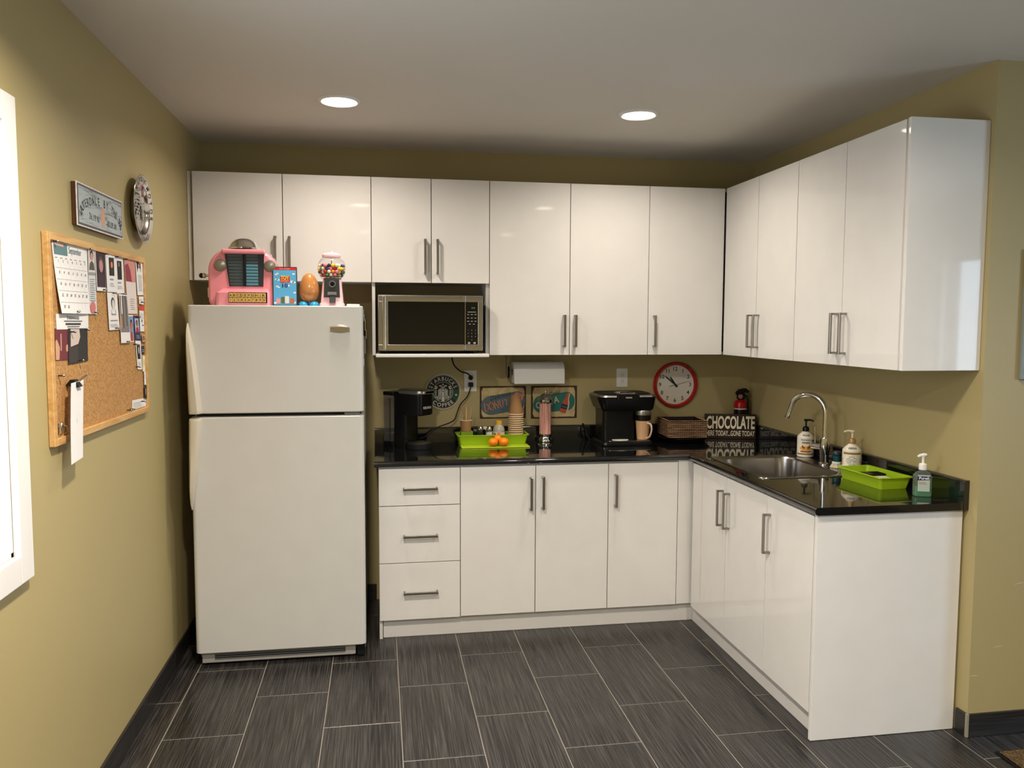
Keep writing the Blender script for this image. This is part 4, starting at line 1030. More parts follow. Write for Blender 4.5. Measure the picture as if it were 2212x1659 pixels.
# long folded paper held by a clip, hanging below the frame
paper('hanging_sheet', 'long narrow white sheet hanging below the cork board frame', [(-2.044, 1.413), (-1.942, 1.417), (-1.977, 1.180), (-2.082, 1.174)], 'paper', x=.038, curl=.006, prints=[(M_INKG, [rc(.50, .52, .48, .53)])])
k = thing('binder_clip', 'black binder clip holding the long hanging sheet', 'clip', (.02, -1.99, 1.41), group=None)
obj('jaw', G().prism([(.0092, 1.405), (.022, 1.421), (.034, 1.421), (.047, 1.399), (.034, 1.397)], -2.006, -1.976, 'y'), M_BLACKM, k)
obj('wire_arm', G().tube([(.036, -2.000, 1.412), (.062, -1.984, 1.436), (.065, -1.974, 1.438), (.040, -1.980, 1.414)], .0013, 6), M_PIN, k)
for y, z, w in ((-2.064, 1.830, 'at the top left corner of the calendar'), (-1.784, 1.833, 'at the top right corner of the calendar'), (-1.916, 1.628, 'at the bottom of the calendar page'),
                (-1.624, 1.830, 'above the dark portrait photo'), (-1.503, 1.830, 'above the card with the black rectangle'), (-1.397, 1.829, 'at the rose picture card'), (-1.257, 1.827, 'at the top right text card'),
                (-1.656, 1.706, 'at the bottom of the dark portrait photo'), (-1.554, 1.698, 'at the top of the pencil sketch'), (-1.442, 1.699, 'under the black rectangle card'), (-1.748, 1.627, 'at the foot of the olive coat card'),
                (-1.539, 1.574, 'at the foot of the pencil sketch'), (-1.417, 1.523, 'at the foot of the grey photo card'), (-1.274, 1.616, 'on the navy portrait card'), (-1.213, 1.675, 'on the curled white slip'),
                (-1.315, 1.510, 'left of the narrow bookmark'), (-1.292, 1.422, 'at the foot of the bookmark'), (-1.957, 1.565, 'at the top of the dark photo print'), (-1.835, 1.571, 'at the right of the dark photo print'), (-1.896, 1.475, 'at the foot of the dark photo print'),
                (-2.059, 1.437, 'above the long hanging sheet'), (-1.239, 1.282, 'on the white card at the bottom rail')):
    pin(y, z, w)
for y, w in ((-2.078, 'left'), (-2.042, 'right')):
    k = thing('bulletin_hook', 'small oval metal hook at the board lower left, the %s one of two' % w, 'hook', (PX, y, 1.279), group='metal hooks at the board corner')
    obj('plate', G().lathe([(0, .003), (.0085, .002), (.0095, 0)], (0, 0, 0), 16, LEFT(y, 1.281, PX), sy=1.9), mat('brass_nickel', (.5, .45, .33, 1), .35, 1), k)
    obj('prong', G().tube([(PX, y, 1.289), (PX+.012, y, 1.284), (PX+.014, y, 1.269), (PX+.006, y, 1.262)], .0014, 6), M_PIN, k)
for y, w in ((-1.418, 'left'), (-1.382, 'right')):
    pin(y, 1.266, 'stuck low in bare cork beside the white name card, the %s one' % w)
# ------------------------------------------------------------------ back wall above the counter
# round coffee sign
sc_ = (1.305, 1.203); R0 = .1045
t = thing('round_sign', 'round green and black coffee logo sign on the back wall', 'sign', (sc_[0], 0, sc_[1]))
Ms = BACK(sc_[0], sc_[1], 0)
dsk = obj('disc', G().lathe([(R0, .0008), (R0, .005), (R0-.001, .006), (0, .006)], (0, 0, 0), 56, Ms), mat('sign_cream', S(196, 192, 170), .5), t)
def ringp(r, n=56): return ell(0, 0, r, r, n)
def annul(g, r0, r1, M, a0=0, a1=2*PI, n=56):
    for i in range(n):
        a, b = a0+(a1-a0)*i/n, a0+(a1-a0)*(i+1)/n
        g.flat([(r0*math.cos(a), r0*math.sin(a)), (r1*math.cos(a), r1*math.sin(a)), (r1*math.cos(b), r1*math.sin(b)), (r0*math.cos(b), r0*math.sin(b))], M)
def L(d): return BACK(sc_[0], sc_[1], -.0062-d)
M_SBK, M_SGR, M_SWH = mat('sign_black', (.006, .007, .006, 1), .5), mat('sign_green', S(10, 66, 42), .5), mat('sign_white', S(206, 204, 192), .5)
g = G(); annul(g, .0955, .0975, L(.0002)); printed('outer_line', g, M_SBK, dsk)
g = G(); annul(g, .058, .0935, L(.0002)); printed('black_band', g, M_SBK, dsk)
g = G(); annul(g, .058, .0935, L(.0004), -.62, .16, 14); printed('green_band', g, M_SGR, dsk); g = G(); annul(g, .058, .0935, L(.0004), PI-.16, PI+.62, 14); printed('green_band', g, M_SGR, dsk)
printed('black_centre', G().flat(ringp(.0555), L(.0003)), M_SBK, dsk)
g = G(); arc_text(g, 'STARBUCKS', .0655, .0215, PI/2, L(.0006), .022, 1.0, span=2.55); arc_text(g, 'COFFEE', .0875, .0215, -PI/2, L(.0006), .022, 1.0, inward=True, span=1.62)
for s_ in (-1, 1): g.flat(star(s_*.0755, -.018, .0085), L(.0007))
printed('lettering', g, M_SWH, dsk)
# stylised siren: crown, face, wavy hair, twin tails
g = G(); Lw_ = L(.0006)
g.flat(star(0, .043, .0075), Lw_); 
for s_ in (-1, 1):
    g.flat([(s_*.002, .030), (s_*.012, .029), (s_*.0235, .034), (s_*.021, .040), (s_*.016, .036), (s_*.012, .041), (s_*.008, .035)], Lw_)
    for k in range(4):                                      # strands of hair
        x = .006+k*.0055
        pts = [(x*.95, .024-k*.003), (x*1.15, .008), (x*1.0+.002, -.010), (x*1.25, -.026), (x*1.3+.002, -.045)]
        w = .0036
        g.flat([(s_*(a-w/2), b) for a, b in pts]+[(s_*(a+w/2), b) for a, b in pts[::-1]], Lw_)
    g.flat([(s_*.030, .030), (s_*.046, .038), (s_*.044, .026), (s_*.050, .016), (s_*.038, .014)], Lw_)
    for k in range(5): g.flat([(s_*.036, .008-k*.009), (s_*(.051-k*.0015), .006-k*.009), (s_*(.050-k*.0015), .002-k*.009), (s_*.037, .004-k*.009)], Lw_)
    g.flat([(s_*.028, -.022), (s_*.038, -.030), (s_*.036, -.037), (s_*.027, -.032)], Lw_)
g.flat([(-.0085, .030), (.0085, .030), (.010, .018), (.006, .007), (0, .004), (-.006, .007), (-.010, .018)], Lw_)
g.flat(ell(0, -.012, .009, .013, 18), Lw_); g.flat([(-.004, -.022), (.004, -.022), (.009, -.054), (-.009, -.054)], Lw_)
printed('siren_emblem', g, M_SWH, dsk)
g = G()
for s_ in (-1, 1): g.flat(ell(s_*.004, .020, .0018, .001, 8), L(.0008))
g.flat(ell(0, .0105, .002, .0008, 8), L(.0008)); printed('face_lines', g, M_SBK, dsk)

# outlets
def outlet(x0, x1, z0, z1, label, gang=1):
    t = thing('wall_outlet', label, 'outlet', ((x0+x1)/2, 0, (z0+z1)/2), group='wall outlets')
    pl = obj('cover_plate', G().box(x0, x1, -.006, -.0005, z0, z1, .002, 2), M_WHITE, t)
    xs = [(x0+x1)/2]
    for xc in xs:
        ins = obj('insert', G().box(xc-.0165, xc+.0165, -.0085, -.005, (z0+z1)/2-.034, (z0+z1)/2+.034, .001, 1), M_WHITE, pl)
        for s_ in (-1, 1):
            zc = (z0+z1)/2+s_*.0185; g = G()
            g.flat(rc(-.0075, -.0055, -.001, .007), BACK(xc, zc, -.0087)); g.flat(rc(.0055, .0075, -.001, .007), BACK(xc, zc, -.0087)); g.flat(ell(0, -.007, .0026, .0026, 12), BACK(xc, zc, -.0087))
            printed('socket_slots', g, M_INK, ins)
    return t
outlet(1.428, 1.500, 1.203, 1.325, 'white wall outlet with two black plugs, beside the round sign')
outlet(2.339, 2.408, 1.221, 1.333, 'empty white wall outlet above the second coffee maker')
t = thing('power_cord', 'black cord of the microwave hanging down to the upper socket', 'cord', (1.465, -.02, 1.285), group='black power cords')
pl = [(1.352, -.10, 1.417), (1.352, -.075, 1.395), (1.368, -.05, 1.355), (1.405, -.045, 1.322), (1.438, -.05, 1.312), (1.458, -.052, 1.296), (1.464, -.040, 1.287)]
obj('cable', G().tube(spline(pl), .0042, 8), M_BLACKM, t, 60)
obj('plug', G().lathe([(.013, 0), (.0145, .006), (.012, .020), (.007, .030), (0, .032)], (0, 0, 0), 16, plane((1.464, -.0092, 1.284), (1, 0, 0), (0, 0, 1))), M_BLACKM, t)
t = thing('power_cord', 'black cord of the left coffee maker plugged into the lower socket', 'cord', (1.464, -.02, 1.245), group='black power cords')
pl = [(1.464, -.026, 1.240), (1.460, -.030, 1.222), (1.442, -.03, 1.175), (1.405, -.035, 1.135), (1.383, -.04, 1.085), (1.368, -.04, 1.045), (1.330, -.05, 1.025), (1.270, -.06, 1.005), (1.215, -.075, .965), (1.165, -.09, .945)]
obj('cable', G().tube(spline(pl), .0034, 8), M_BLACKM, t, 60)
obj('plug', G().box(1.450, 1.478, -.034, -.0092, 1.232, 1.258, .005, 2), M_BLACKM, t)

# tin signs
def tin(x0, x1, z0, z1, label, fn):
    t = thing('tin_sign', label, 'sign', ((x0+x1)/2, 0, z0), group='tin signs')
    o = obj('plate', G().box(x0, x1, -.004, -.0012, z0, z1, .001, 1), mat('rusty_edge', S(66, 40, 24), .6), t)
    cx, cz = (x0+x1)/2, (z0+z1)/2; hw, hh = (x1-x0)/2, (z1-z0)/2
    random.seed(int(x0*1000)); pts = []
    for k in range(40):
        a = 2*PI*k/40; c, s_ = math.cos(a), math.sin(a); m_ = max(abs(c)/(hw-.008), abs(s_)/(hh-.007)); q = (1/m_)*random.uniform(.965, 1.0)
        pts.append((c*q, s_*q))
    printed('cream_face', G().flat(pts, BACK(cx, cz, -.0043)), speckle('sign_cream_worn', S(186, 164, 112), S(206, 186, 136), 25, .6, .02), o)
    fn(o, lambda d: BACK(cx, cz, -.0045-d)); return t
def donuts(o, L):
    pts = [(-.098+.035*math.cos(a), -.018+.058*math.sin(a)) for a in [PI/2+.25+i*PI/12*.98 for i in range(13)]]
    pts = ell(-.070, -.018, .060, .056, 14, PI*.55, PI*1.55) + ell(.085, .008, .045, .056, 14, -PI*.5, PI*.5) 
    printed('blue_oval', G().flat(pts, L(.0002)), mat('sign_slate_blue', S(84, 104, 112), .5), o)
    g = G().add(fit('Delicious', .125, .026, .0, .35), L(.0006) @ Matrix.Translation((-.012, .026, 0)) @ Matrix.Rotation(.26, 4, 'Z')); printed('script_lettering', g, M_INK, o)
    g = G(); cs = 'DONUTS'
    for i, c in enumerate(cs): g.add(text(c, .050-.003*i, .02, .62)[0], L(.0005) @ Matrix.Translation((-.090+i*.0285, -.052+i*.0085, 0)) @ Matrix.Rotation(.16, 4, 'Z'))
    printed('block_lettering_shadow', g, mat('sign_cream_ink', S(206, 188, 150), .5), o)
    g = G()
    for i, c in enumerate(cs): g.add(text(c, .050-.003*i, .004, .62)[0], L(.0008) @ Matrix.Translation((-.088+i*.0285, -.051+i*.0085, 0)) @ Matrix.Rotation(.16, 4, 'Z'))
    printed('block_lettering', g, mat('sign_rust_red', S(150, 62, 44), .5), o)
    g = G(); annul(g, .012, .030, L(.0009) @ Matrix.Translation((.090, .030, 0)), n=20); printed('donut_drawing', g, mat('donut_pink', S(196, 128, 112), .5), o)
tin(1.519, 1.791, 1.044, 1.233, 'cream tin sign with a slate oval advertising donuts, behind the paper cups', donuts)
def cola(o, L):
    pts = ell(-.075, -.012, .052, .052, 14, PI*.5, PI*1.6) + ell(.075, .004, .050, .055, 14, -PI*.5, PI*.5)
    printed('teal_oval', G().flat(pts, L(.0002)), mat('sign_teal', S(40, 112, 104), .5), o)
    g = G().add(fit('Ice Cold', .115, .024, 0, .35), L(.0006) @ Matrix.Translation((-.020, .036, 0)) @ Matrix.Rotation(.2, 4, 'Z')); printed('script_lettering', g, M_INK, o)
    g = G()
    for i, c in enumerate('COLA'): g.add(text(c, .036, .02, .85)[0], L(.0006) @ Matrix.Translation((-.092+i*.036, -.036+i*.011, 0)) @ Matrix.Rotation(.2, 4, 'Z'))
    printed('block_lettering', g, mat('sign_cream_ink', S(206, 188, 150), .5), o)
    T = L(.0009) @ Matrix.Translation((.068, -.010, 0)) @ Matrix.Rotation(-.28, 4, 'Z')
    bot = [(-.018, -.056), (.018, -.056), (.020, -.048), (.020, -.010), (.016, .012), (.008, .032), (.007, .062), (-.007, .062), (-.008, .032), (-.016, .012), (-.020, -.010), (-.020, -.048)]
    printed('bottle_halo', G().flat([(a*1.15+.004, b*1.03) for a, b in bot], T), mat('sign_cream_ink', S(206, 188, 150), .5), o)
    T2 = L(.0011) @ Matrix.Translation((.066, -.010, 0)) @ Matrix.Rotation(-.28, 4, 'Z')
    printed('bottle_drawing', G().flat(bot, T2), mat('sign_bottle_red', S(190, 84, 48), .5), o)
    T3 = L(.0013) @ Matrix.Translation((.066, -.010, 0)) @ Matrix.Rotation(-.28, 4, 'Z')
    printed('bottle_label', G().flat(rc(-.0195, .0195, -.032, -.004), T3), mat('sign_navy', S(28, 40, 66), .5), o)
    printed('bottle_label_lettering', G().add(fit('Soda', .030, .010, 0, .3), L(.0015) @ Matrix.Translation((.066, -.010, 0)) @ Matrix.Rotation(-.28, 4, 'Z') @ Matrix.Translation((0, -.023, 0))), mat('sign_blue_ink', S(110, 140, 180), .5), o)
tin(1.822, 2.098, 1.040, 1.232, 'cream tin sign with a teal oval and cola bottle, behind the straw dispenser', cola)

# paper towel holder under the wall cabinet
ty, tz = -.085, 1.318
t = thing('paper_towel_holder', 'dark metal paper towel holder fixed under the wall cabinet', 'towel holder', (1.66, ty, ZB))
g = G().box(1.660, 1.955, ty-.012, ty+.012, ZB-.006, ZB-.0008, .001, 1)
g.box(1.660, 1.668, ty-.016, ty+.016, tz-.02, ZB-.003, .002, 1)
obj('bracket', g, M_STEELD, t)
obj('rod', G().cyl((1.662, ty, tz), (2.004, ty, tz), .006, n=12), M_STEELD, t)
obj('disc', G().cyl((1.671, ty, tz), (1.676, ty, tz), .034, n=28), M_BLACKM, t)
t = thing('paper_towel_roll', 'white roll of paper towel on the holder', 'paper towel', (1.84, ty, tz-.06))
g = G(); Mr = plane((1.693, ty, tz), (0, -1, 0), (0, 0, 1)); 
g.lathe([(.018, 0), (.060, 0), (.061, .002), (.061, .291), (.060, .293), (.018, .293)], (0, 0, 0), 40, Matrix.Translation((1.696, ty, tz)) @ Matrix.Rotation(PI/2, 4, 'Y'), close=False)
roll = obj('roll', g, paint('paper_towel', (.80, .79, .77, 1), .3, .9, 90), t, 50)
obj('core', G().lathe([(.0165, 0), (.018, 0), (.018, .293), (.0165, .293)], (0, 0, 0), 28, Matrix.Translation((1.696, ty, tz)) @ Matrix.Rotation(PI/2, 4, 'Y'), close=False), M_KRAFT, t)
obj('loose_sheet', G().box(1.697, 1.988, ty-.0635, ty-.0622, tz-.062, tz+.004), bpy.data.materials['paper_towel'], roll, 0)

# wall clock
cc = (2.705, 1.233)
t = thing('wall_clock', 'round red-rimmed wall clock with white face on the back wall', 'clock', (cc[0], 0, cc[1]))
Mc = BACK(cc[0], cc[1], 0)
obj('rim', G().lathe([(.118, .006), (.119, .022), (.124, .029), (.132, .029), (.1375, .022), (.1375, .004), (.130, .001)], (0, 0, 0), 64, Mc, close=False), M_RED, t, 40)
fc = obj('face', G().lathe([(.119, .001), (.119, .008), (0, .008)], (0, 0, 0), 56, Mc), mat('clock_white', S(226, 220, 206), .5), t)
g = G(); Lc = BACK(cc[0], cc[1], -.0084)
for h in range(1, 13):
    a = PI/2-h*PI/6
    g.add(text(str(h), .023, .014)[0], Lc @ Matrix.Translation((.095*math.cos(a), .095*math.sin(a)-.0105, 0)))
for m_ in range(60):
    a = m_*PI/30; Tm = Lc @ Matrix.Rotation(a, 4, 'Z'); g.flat(rc(.1135, .1165, -.0005, .0005), Tm)
printed('numerals', g, M_INK, fc)
def hand(name, ang, l0, l1, w0, w1, y, m):
    T = BACK(cc[0], cc[1], y) @ Matrix.Rotation(ang, 4, 'Z'); g = G()
    pts = [(-l0, -w0), (l1*.8, -w1), (l1, 0), (l1*.8, w1), (-l0, w0)]
    g.prism(pts, 0, .0012, 'z', T); obj(name, g, m, t)
hand('hour_hand', PI/2+math.radians(35), .016, .062, .0055, .0045, -.0105, M_INK)
hand('minute_hand', PI/2+math.radians(51), .018, .090, .0045, .0035, -.0125, M_INK)
hand('second_hand', math.radians(14), .040, .100, .0012, .0006, -.0145, M_GREY)
obj('hub', G().lathe([(.0055, .008), (.0055, .016), (0, .017)], (0, 0, 0), 16, Mc), M_INK, t)

# ------------------------------------------------------------------ things on the counter
Z = ZC+.0005
# left coffee maker (its front turned towards the room's right)
t = thing('coffee_maker', 'slim black single-serve coffee maker with clear water tank at the counter left end', 'coffee maker', (1.098, -.188, Z), rotz=math.radians(45), world=False)
obj('tank_base', G().loft([[(a, b, 0) for a, b in rrect(-.060, .060, .052, .142, .02)], [(a, b, .030) for a, b in rrect(-.060, .060, .052, .142, .02)]]), M_BLACK, t)
col_ = obj('column', G().loft([[(a, b, z) for a, b in rrect(-.056, .056, -.030, .060, .016)] for z in (0, .30)]), M_BLACK, t)
tk = obj('water_tank', G().loft([[(a, b, z) for a, b in rrect(-.057, .057, .0615, .140, .018)] for z in (.031, .285)], caps=False), M_SMOKE, t, 40)
obj('water', G().loft([[(a, b, z) for a, b in rrect(-.054, .054, .0640, .137, .016)] for z in (.033, .075)]), thin_glass('water_tint', (.8, .85, .85, 1)), tk)
obj('tank_rib', G().box(-.0585, -.0555, .076, .088, .035, .27, .001, 1), thin_glass('tank_rib_clear', (.7, .7, .7, 1)), tk)
obj('tank_lid', G().loft([[(a, b, z) for a, b in rrect(-.059, .059, .055, .142, .019)] for z in (.2855, .305)]), M_BLACK, t)
hd = obj('brew_head', G().loft([[(a, b, z) for a, b in rrect(-.061, .061, -.140+i, .055, .028, 6)] for z, i in ((.185, .010), (.192, 0), (.296, 0), (.30, .004))]), M_BLACK, t, 40)
obj('lid', G().loft([[(a, b, z) for a, b in rrect(-.063+i, .063-i, -.144+i, .030, .030, 6)] for z, i in ((.3005, .002), (.306, 0), (.318, .002), (.324, .010))]), mat('satin_silver', (.42, .41, .39, 1), .28, 1), hd, 40)
obj('lid_handle', G().loft([[(a, b, z) for a, b in rrect(-.046+i, .046-i, -.160+i, -.130, .012, 5)] for z, i in ((.307, 0), (.3175, 0), (.322, .004))]), M_CHROME, hd, 40)
printed('lettering', G().add(fit('KEURIG', .062, .0125, .02), plane((.001, -.1408, .222), (1, 0, 0), (0, 0, 1))), M_SWH, hd)
dt = obj('drip_tray', G().lathe([(.066, 0), (.068, .004), (.068, .030), (.064, .033), (0, .033)], (0, -.082, 0), 36), M_BLACKM, t)
obj('drip_plate', G().lathe([(.058, .0334), (.058, .035), (0, .035)], (0, -.082, 0), 32), M_STEELD, dt)

# lime green tray on its lid, with condiments
tz0 = Z+.0065
lid = obj('tray_lid', G().box(1.384, 1.764, -.290, -.078, Z, tz0-.0005, .0022, 2), mat('pale_lime_plastic', S(186, 208, 48), .3), None)
tag(lid, 'flat lime green lid lying under the condiment tray', 'tray lid')
def tray(name, label, x0, x1, y0, y1, z0, h, fl_, rotz=0):
    """open tray: walls flare by fl_ and end in a small turned-out rim"""
    cx, cy = (x0+x1)/2, (y0+y1)/2; hx, hy = (x1-x0)/2, (y1-y0)/2
    t = thing(name, label, 'tray', (cx, cy, z0), rotz=rotz, world=False, group='lime green trays')
    def rg_(e, z, r=.012): return [(a, b, z) for a, b in rrect(-hx-e, hx+e, -hy-e, hy+e, r)]
    e = fl_; th = .003
    obj('shell', G().loft([rg_(-th, th), rg_(-th+e-.0005, h-.001), rg_(e, h), rg_(e+.006, h), rg_(e+.0065, h-.004), rg_(e+.0005, h-.0045), rg_(0, 0)], caps=False).raw(*[(rg_(-th, th)), [tuple(range(20))]]).raw(rg_(0, 0), [tuple(range(20))]), M_GREEN, t, 35)
    return t
tray('condiment_tray', 'lime green tray holding stir sticks, shakers and paper cups', 1.384, 1.752, -.212, -.088, tz0, .058, .012)
zi = tz0+.0036
# small green box with a paper cup of stir sticks
bxo = thing('small_box', 'small olive green box in the tray under the stick cup', 'box', (1.425, -.15, zi))
obj('walls', G().loft([[(1.425+a, -.150+b, z) for a, b in rrect(-.034, .034, -.030, .030, .004)] for z in (zi, zi+.068)]), mat('olive_green_plastic', S(120, 150, 30), .4), bxo)
cz = zi+.069
t = thing('stick_cup', 'brown paper cup holding wooden stir sticks', 'cup', (1.422, -.150, cz))
obj('wall', G().lathe([(0, .002), (.027, .002), (.028, .0), (.034, .062), (.0325, .062), (.0265, .004), (0, .004)], (1.422, -.150, cz), 28, close=False), M_KRAFT, t)
obj('rolled_rim', G().lathe([(.033+.0022*math.cos(a), .062+.0022*math.sin(a)) for a in [2*PI*i/8 for i in range(9)]], (1.422, -.150, cz), 28, close=False), M_CREAM, t)
for i, (dx, dy, lx, ly, h_) in enumerate(((-.016, -.004, -.007, .0, .138), (-.010, .006, -.006, .004, .130), (.001, -.008, .0, -.002, .134), (.006, -.004, .002, .0, .136), (.011, .003, .003, .002, .132), (.018, -.006, .010, .0, .130), (-.004, .010, -.002, .004, .127))):
    p0 = Vector((1.422+dx*.7, -.15+dy*.7, cz+.0045)); p1 = p0+Vector((lx*2, ly*2, h_))
    q = (p1-p0).to_track_quat('Z', 'Y').to_matrix().to_4x4(); q.translation = p0
    o = obj('stir_stick', G().box(-.003, .003, -.0008, .0008, 0, (p1-p0).length, 0, 1, q), M_STICK, None, 0)
    tag(o, 'flat wooden stir stick standing in the brown paper cup', 'stir stick', 'stir sticks in the cup')
# shakers and bottles in the tray
def shaker(x, y, label, content, capm):
    t = thing('shaker', label, 'shaker', (x, y, zi))
    obj('glass', G().lathe([(.0165, 0), (.0185, .003), (.0185, .066), (.0145, .074)], (x, y, zi), 8, close=False), M_GLASS, t)
    obj('contents', G().lathe([(.0160, .002), (.0178, .004), (.0178, .062)], (x, y, zi), 8), content, t)
    obj('cap', G().lathe([(.0148, .072), (.0158, .075), (.0155, .084), (.010, .092), (.003, .094), (0, .095)], (x, y, zi), 20), capm, t)
shaker(1.503, -.145, 'pepper shaker with steel cap in the green tray', mat('ground_pepper', (.012, .010, .010, 1), .8), M_CHROME)
shaker(1.551, -.165, 'salt shaker with steel cap in the green tray', mat('salt', (.80, .80, .78, 1), .8), M_CHROME)
t = thing('small_jar', 'small dark glass jar with pale lid behind the salt shaker', 'jar', (1.535, -.11, zi))
obj('glass', G().lathe([(.016, 0), (.016, .066), (.012, .072)], (1.535, -.112, zi), 18), M_BLACK, t)
obj('lid', G().lathe([(.012, .0725), (.012, .086), (0, .087)], (1.535, -.112, zi), 18), M_CREAM, t)
t = thing('small_jar', 'small green glass jar beside the stick cup box', 'jar', (1.475, -.12, zi))
obj('glass', G().lathe([(.014, 0), (.014, .056), (.010, .062)], (1.478, -.118, zi), 18), mat('dark_green_glass', (.01, .03, .012, 1), .1), t)
obj('lid', G().lathe([(.011, .0625), (.011, .073), (0, .074)], (1.478, -.118, zi), 18), M_GREY, t)
bxx, byy = 1.609, -.148
t = thing('honey_bottle', 'squat honey bottle with yellow cap in the green tray', 'bottle', (bxx, byy, zi))
hb = obj('bottle', G().lathe([(.030, 0), (.034, .004), (.034, .068), (.031, .084), (.022, .097), (.019, .102)], (bxx, byy, zi), 28), mat('cloudy_plastic', S(176, 170, 158), .25), t, 40)
obj('cap', G().lathe([(.0185, .1025), (.0185, .122), (.0165, .124), (0, .124)], (bxx, byy, zi), 24), mat('mustard_cap', S(226, 172, 50), .35), t)
def wrap(g, r, a0, a1, z0, z1, c, n=10):
    for i in range(n):
        a, b = a0+(a1-a0)*i/n, a0+(a1-a0)*(i+1)/n
        g.raw([(c[0]+r*math.cos(a), c[1]+r*math.sin(a), z0), (c[0]+r*math.cos(b), c[1]+r*math.sin(b), z0), (c[0]+r*math.cos(b), c[1]+r*math.sin(b), z1), (c[0]+r*math.cos(a), c[1]+r*math.sin(a), z1)], [(0, 1, 2, 3)])
g = G(); wrap(g, .0345, -PI*.95, -PI*.05, zi+.022, zi+.064, (bxx, byy), 18); printed('label', g, mat('honey_label', S(226, 206, 190), .6), hb)
g = G(); wrap(g, .0347, -PI*.62, -PI*.45, zi+.026, zi+.062, (bxx, byy), 6); printed('label_patch', g, mat('honey_patch', S(226, 160, 60), .6), hb)
g = G(); wrap(g, .0347, -PI*.82, -PI*.72, zi+.044, zi+.056, (bxx, byy), 4); wrap(g, .0347, -PI*.40, -PI*.12, zi+.062, zi+.0645, (bxx, byy), 6); printed('label_mark', g, mat('honey_mark', S(110, 44, 60), .6), hb)
# inverted stack of paper cups
cxp, cyp = 1.706, -.150
def cup_parts(t):
    # open end down: rim at z=0, closed base on top
    w = obj('wall', G().lathe([(.0415, .002), (.030, .100), (.029, .1085), (.0275, .1085), (.0285, .099), (.040, .002)], (0, 0, 0), 32, close=False), M_KRAFT, t, 40)
    obj('rolled_rim', G().lathe([(.0415+.0026*math.cos(a), .0028+.0026*math.sin(a)) for a in [2*PI*i/8 for i in range(9)]], (0, 0, 0), 32, close=False), M_CREAM, t, 60)
    obj('base', G().lathe([(0, .1000), (.0284, .1000), (.0284, .103), (0, .103)], (0, 0, 0), 28, close=False), M_CREAM, t)
nc = 14; step = .0122
ORD = ['%s', 'second from the %s', 'third from the %s', 'fourth from the %s', 'fifth from the %s', 'sixth from the %s', 'seventh from the %s']
names = ['lowest'] + [s % 'bottom' for s in ORD[1:]] + [s % 'top' for s in ORD[1:]][::-1] + ['topmost']
c0 = thing('paper_cup', 'x', 'cup', (cxp, cyp, zi), world=False, group='inverted paper cups in the stack')
cup_parts(c0)
for i in range(nc):
    c = c0 if i == 0 else copy_tree(c0)
    c.location = (cxp+random.uniform(-.0008, .0008), cyp, zi+i*step)
    c['label'] = 'brown paper cup, %s of the upside-down stack in the tray' % names[i]
# three mandarins on the front of the lid
def mandarin(x, y, z, r, label, rx=0):
    t = thing('mandarin', label, 'fruit', (x, y, z), world=False, group='mandarins', tilt=(rx, .1, .3*x))
    pr_ = []
    for i in range(15):
        a = -PI/2+PI*i/14; rad = math.cos(a); zz = math.sin(a)*.86
        if i == 14: zz -= .06
        pr_.append((r*rad, r*zz))
    pr_[0] = (0, -r*.82); pr_[-1] = (0, r*.80)
    m = speckle('mandarin_peel', S(244, 130, 8), S(250, 148, 16), 260, .32, .25)if 'mandarin_peel' not in bpy.data.materials else bpy.data.materials['mandarin_peel']
    obj('peel', G().lathe(pr_, (0, 0, 0), 28, close=False), m, t, 80)
    obj('stem_button', G().lathe([(.0035, r*.79), (.003, r*.84), (0, r*.85)], (0, 0, 0), 8), mat('stem_green', S(90, 110, 40), .6), t)
mandarin(1.560, -.268, tz0+.0235, .0275, 'left orange mandarin of three on the green tray lid')
mandarin(1.620, -.268, tz0+.0240, .0280, 'right orange mandarin of three on the green tray lid')
mandarin(1.590, -.238, tz0+.0410, .0215, 'orange mandarin wedged behind the other two against the tray', .3)

# straw dispenser
sx_, sy_ = 1.893, -.072
t = thing('straw_dispenser', 'retro glass straw dispenser with chrome base and domed lid', 'straw dispenser', (sx_, sy_, Z))
obj('base', G().lathe([(.045, 0), (.047, .003), (.046, .012), (.038, .020), (.036, .030), (.040, .036), (.040, .044), (0, .044)], (sx_, sy_, Z), 32), M_CHROME, t, 40)
obj('glass', G().lathe([(.0375, .0445), (.0375, .232)], (sx_, sy_, Z), 32, close=False), M_GLASS, t, 60)
ld = obj('lid', G().lathe([(.041, .230), (.0425, .234), (.0425, .244), (.037, .250), (.034, .262), (.022, .274), (.008, .278), (.0, .278)], (sx_, sy_, Z), 32), M_CHROME, t, 40)
obj('lid_knob', G().lathe([(.003, .278), (.003, .284), (.006, .288), (.004, .293), (0, .294)], (sx_, sy_, Z), 14), M_CHROME, ld, 60)
g = G(); random.seed(3)
for i in range(60):
    a = i*2.399; r_ = .0325*math.sqrt((i+.5)/60); tw = random.uniform(-.25, .25); b_ = a+tw
    g.tube([(sx_+r_*math.cos(a), sy_+r_*math.sin(a), Z+.0455), (sx_+r_*math.cos(b_), sy_+r_*math.sin(b_), Z+.222+random.uniform(-.004, .004))], .0026, 6)
o = obj('straws', g, mat('pink_straw', S(250, 192, 176), .45), None, 60, kind='stuff'); tag(o, 'bundle of pale pink drinking straws inside the glass dispenser', 'straws')

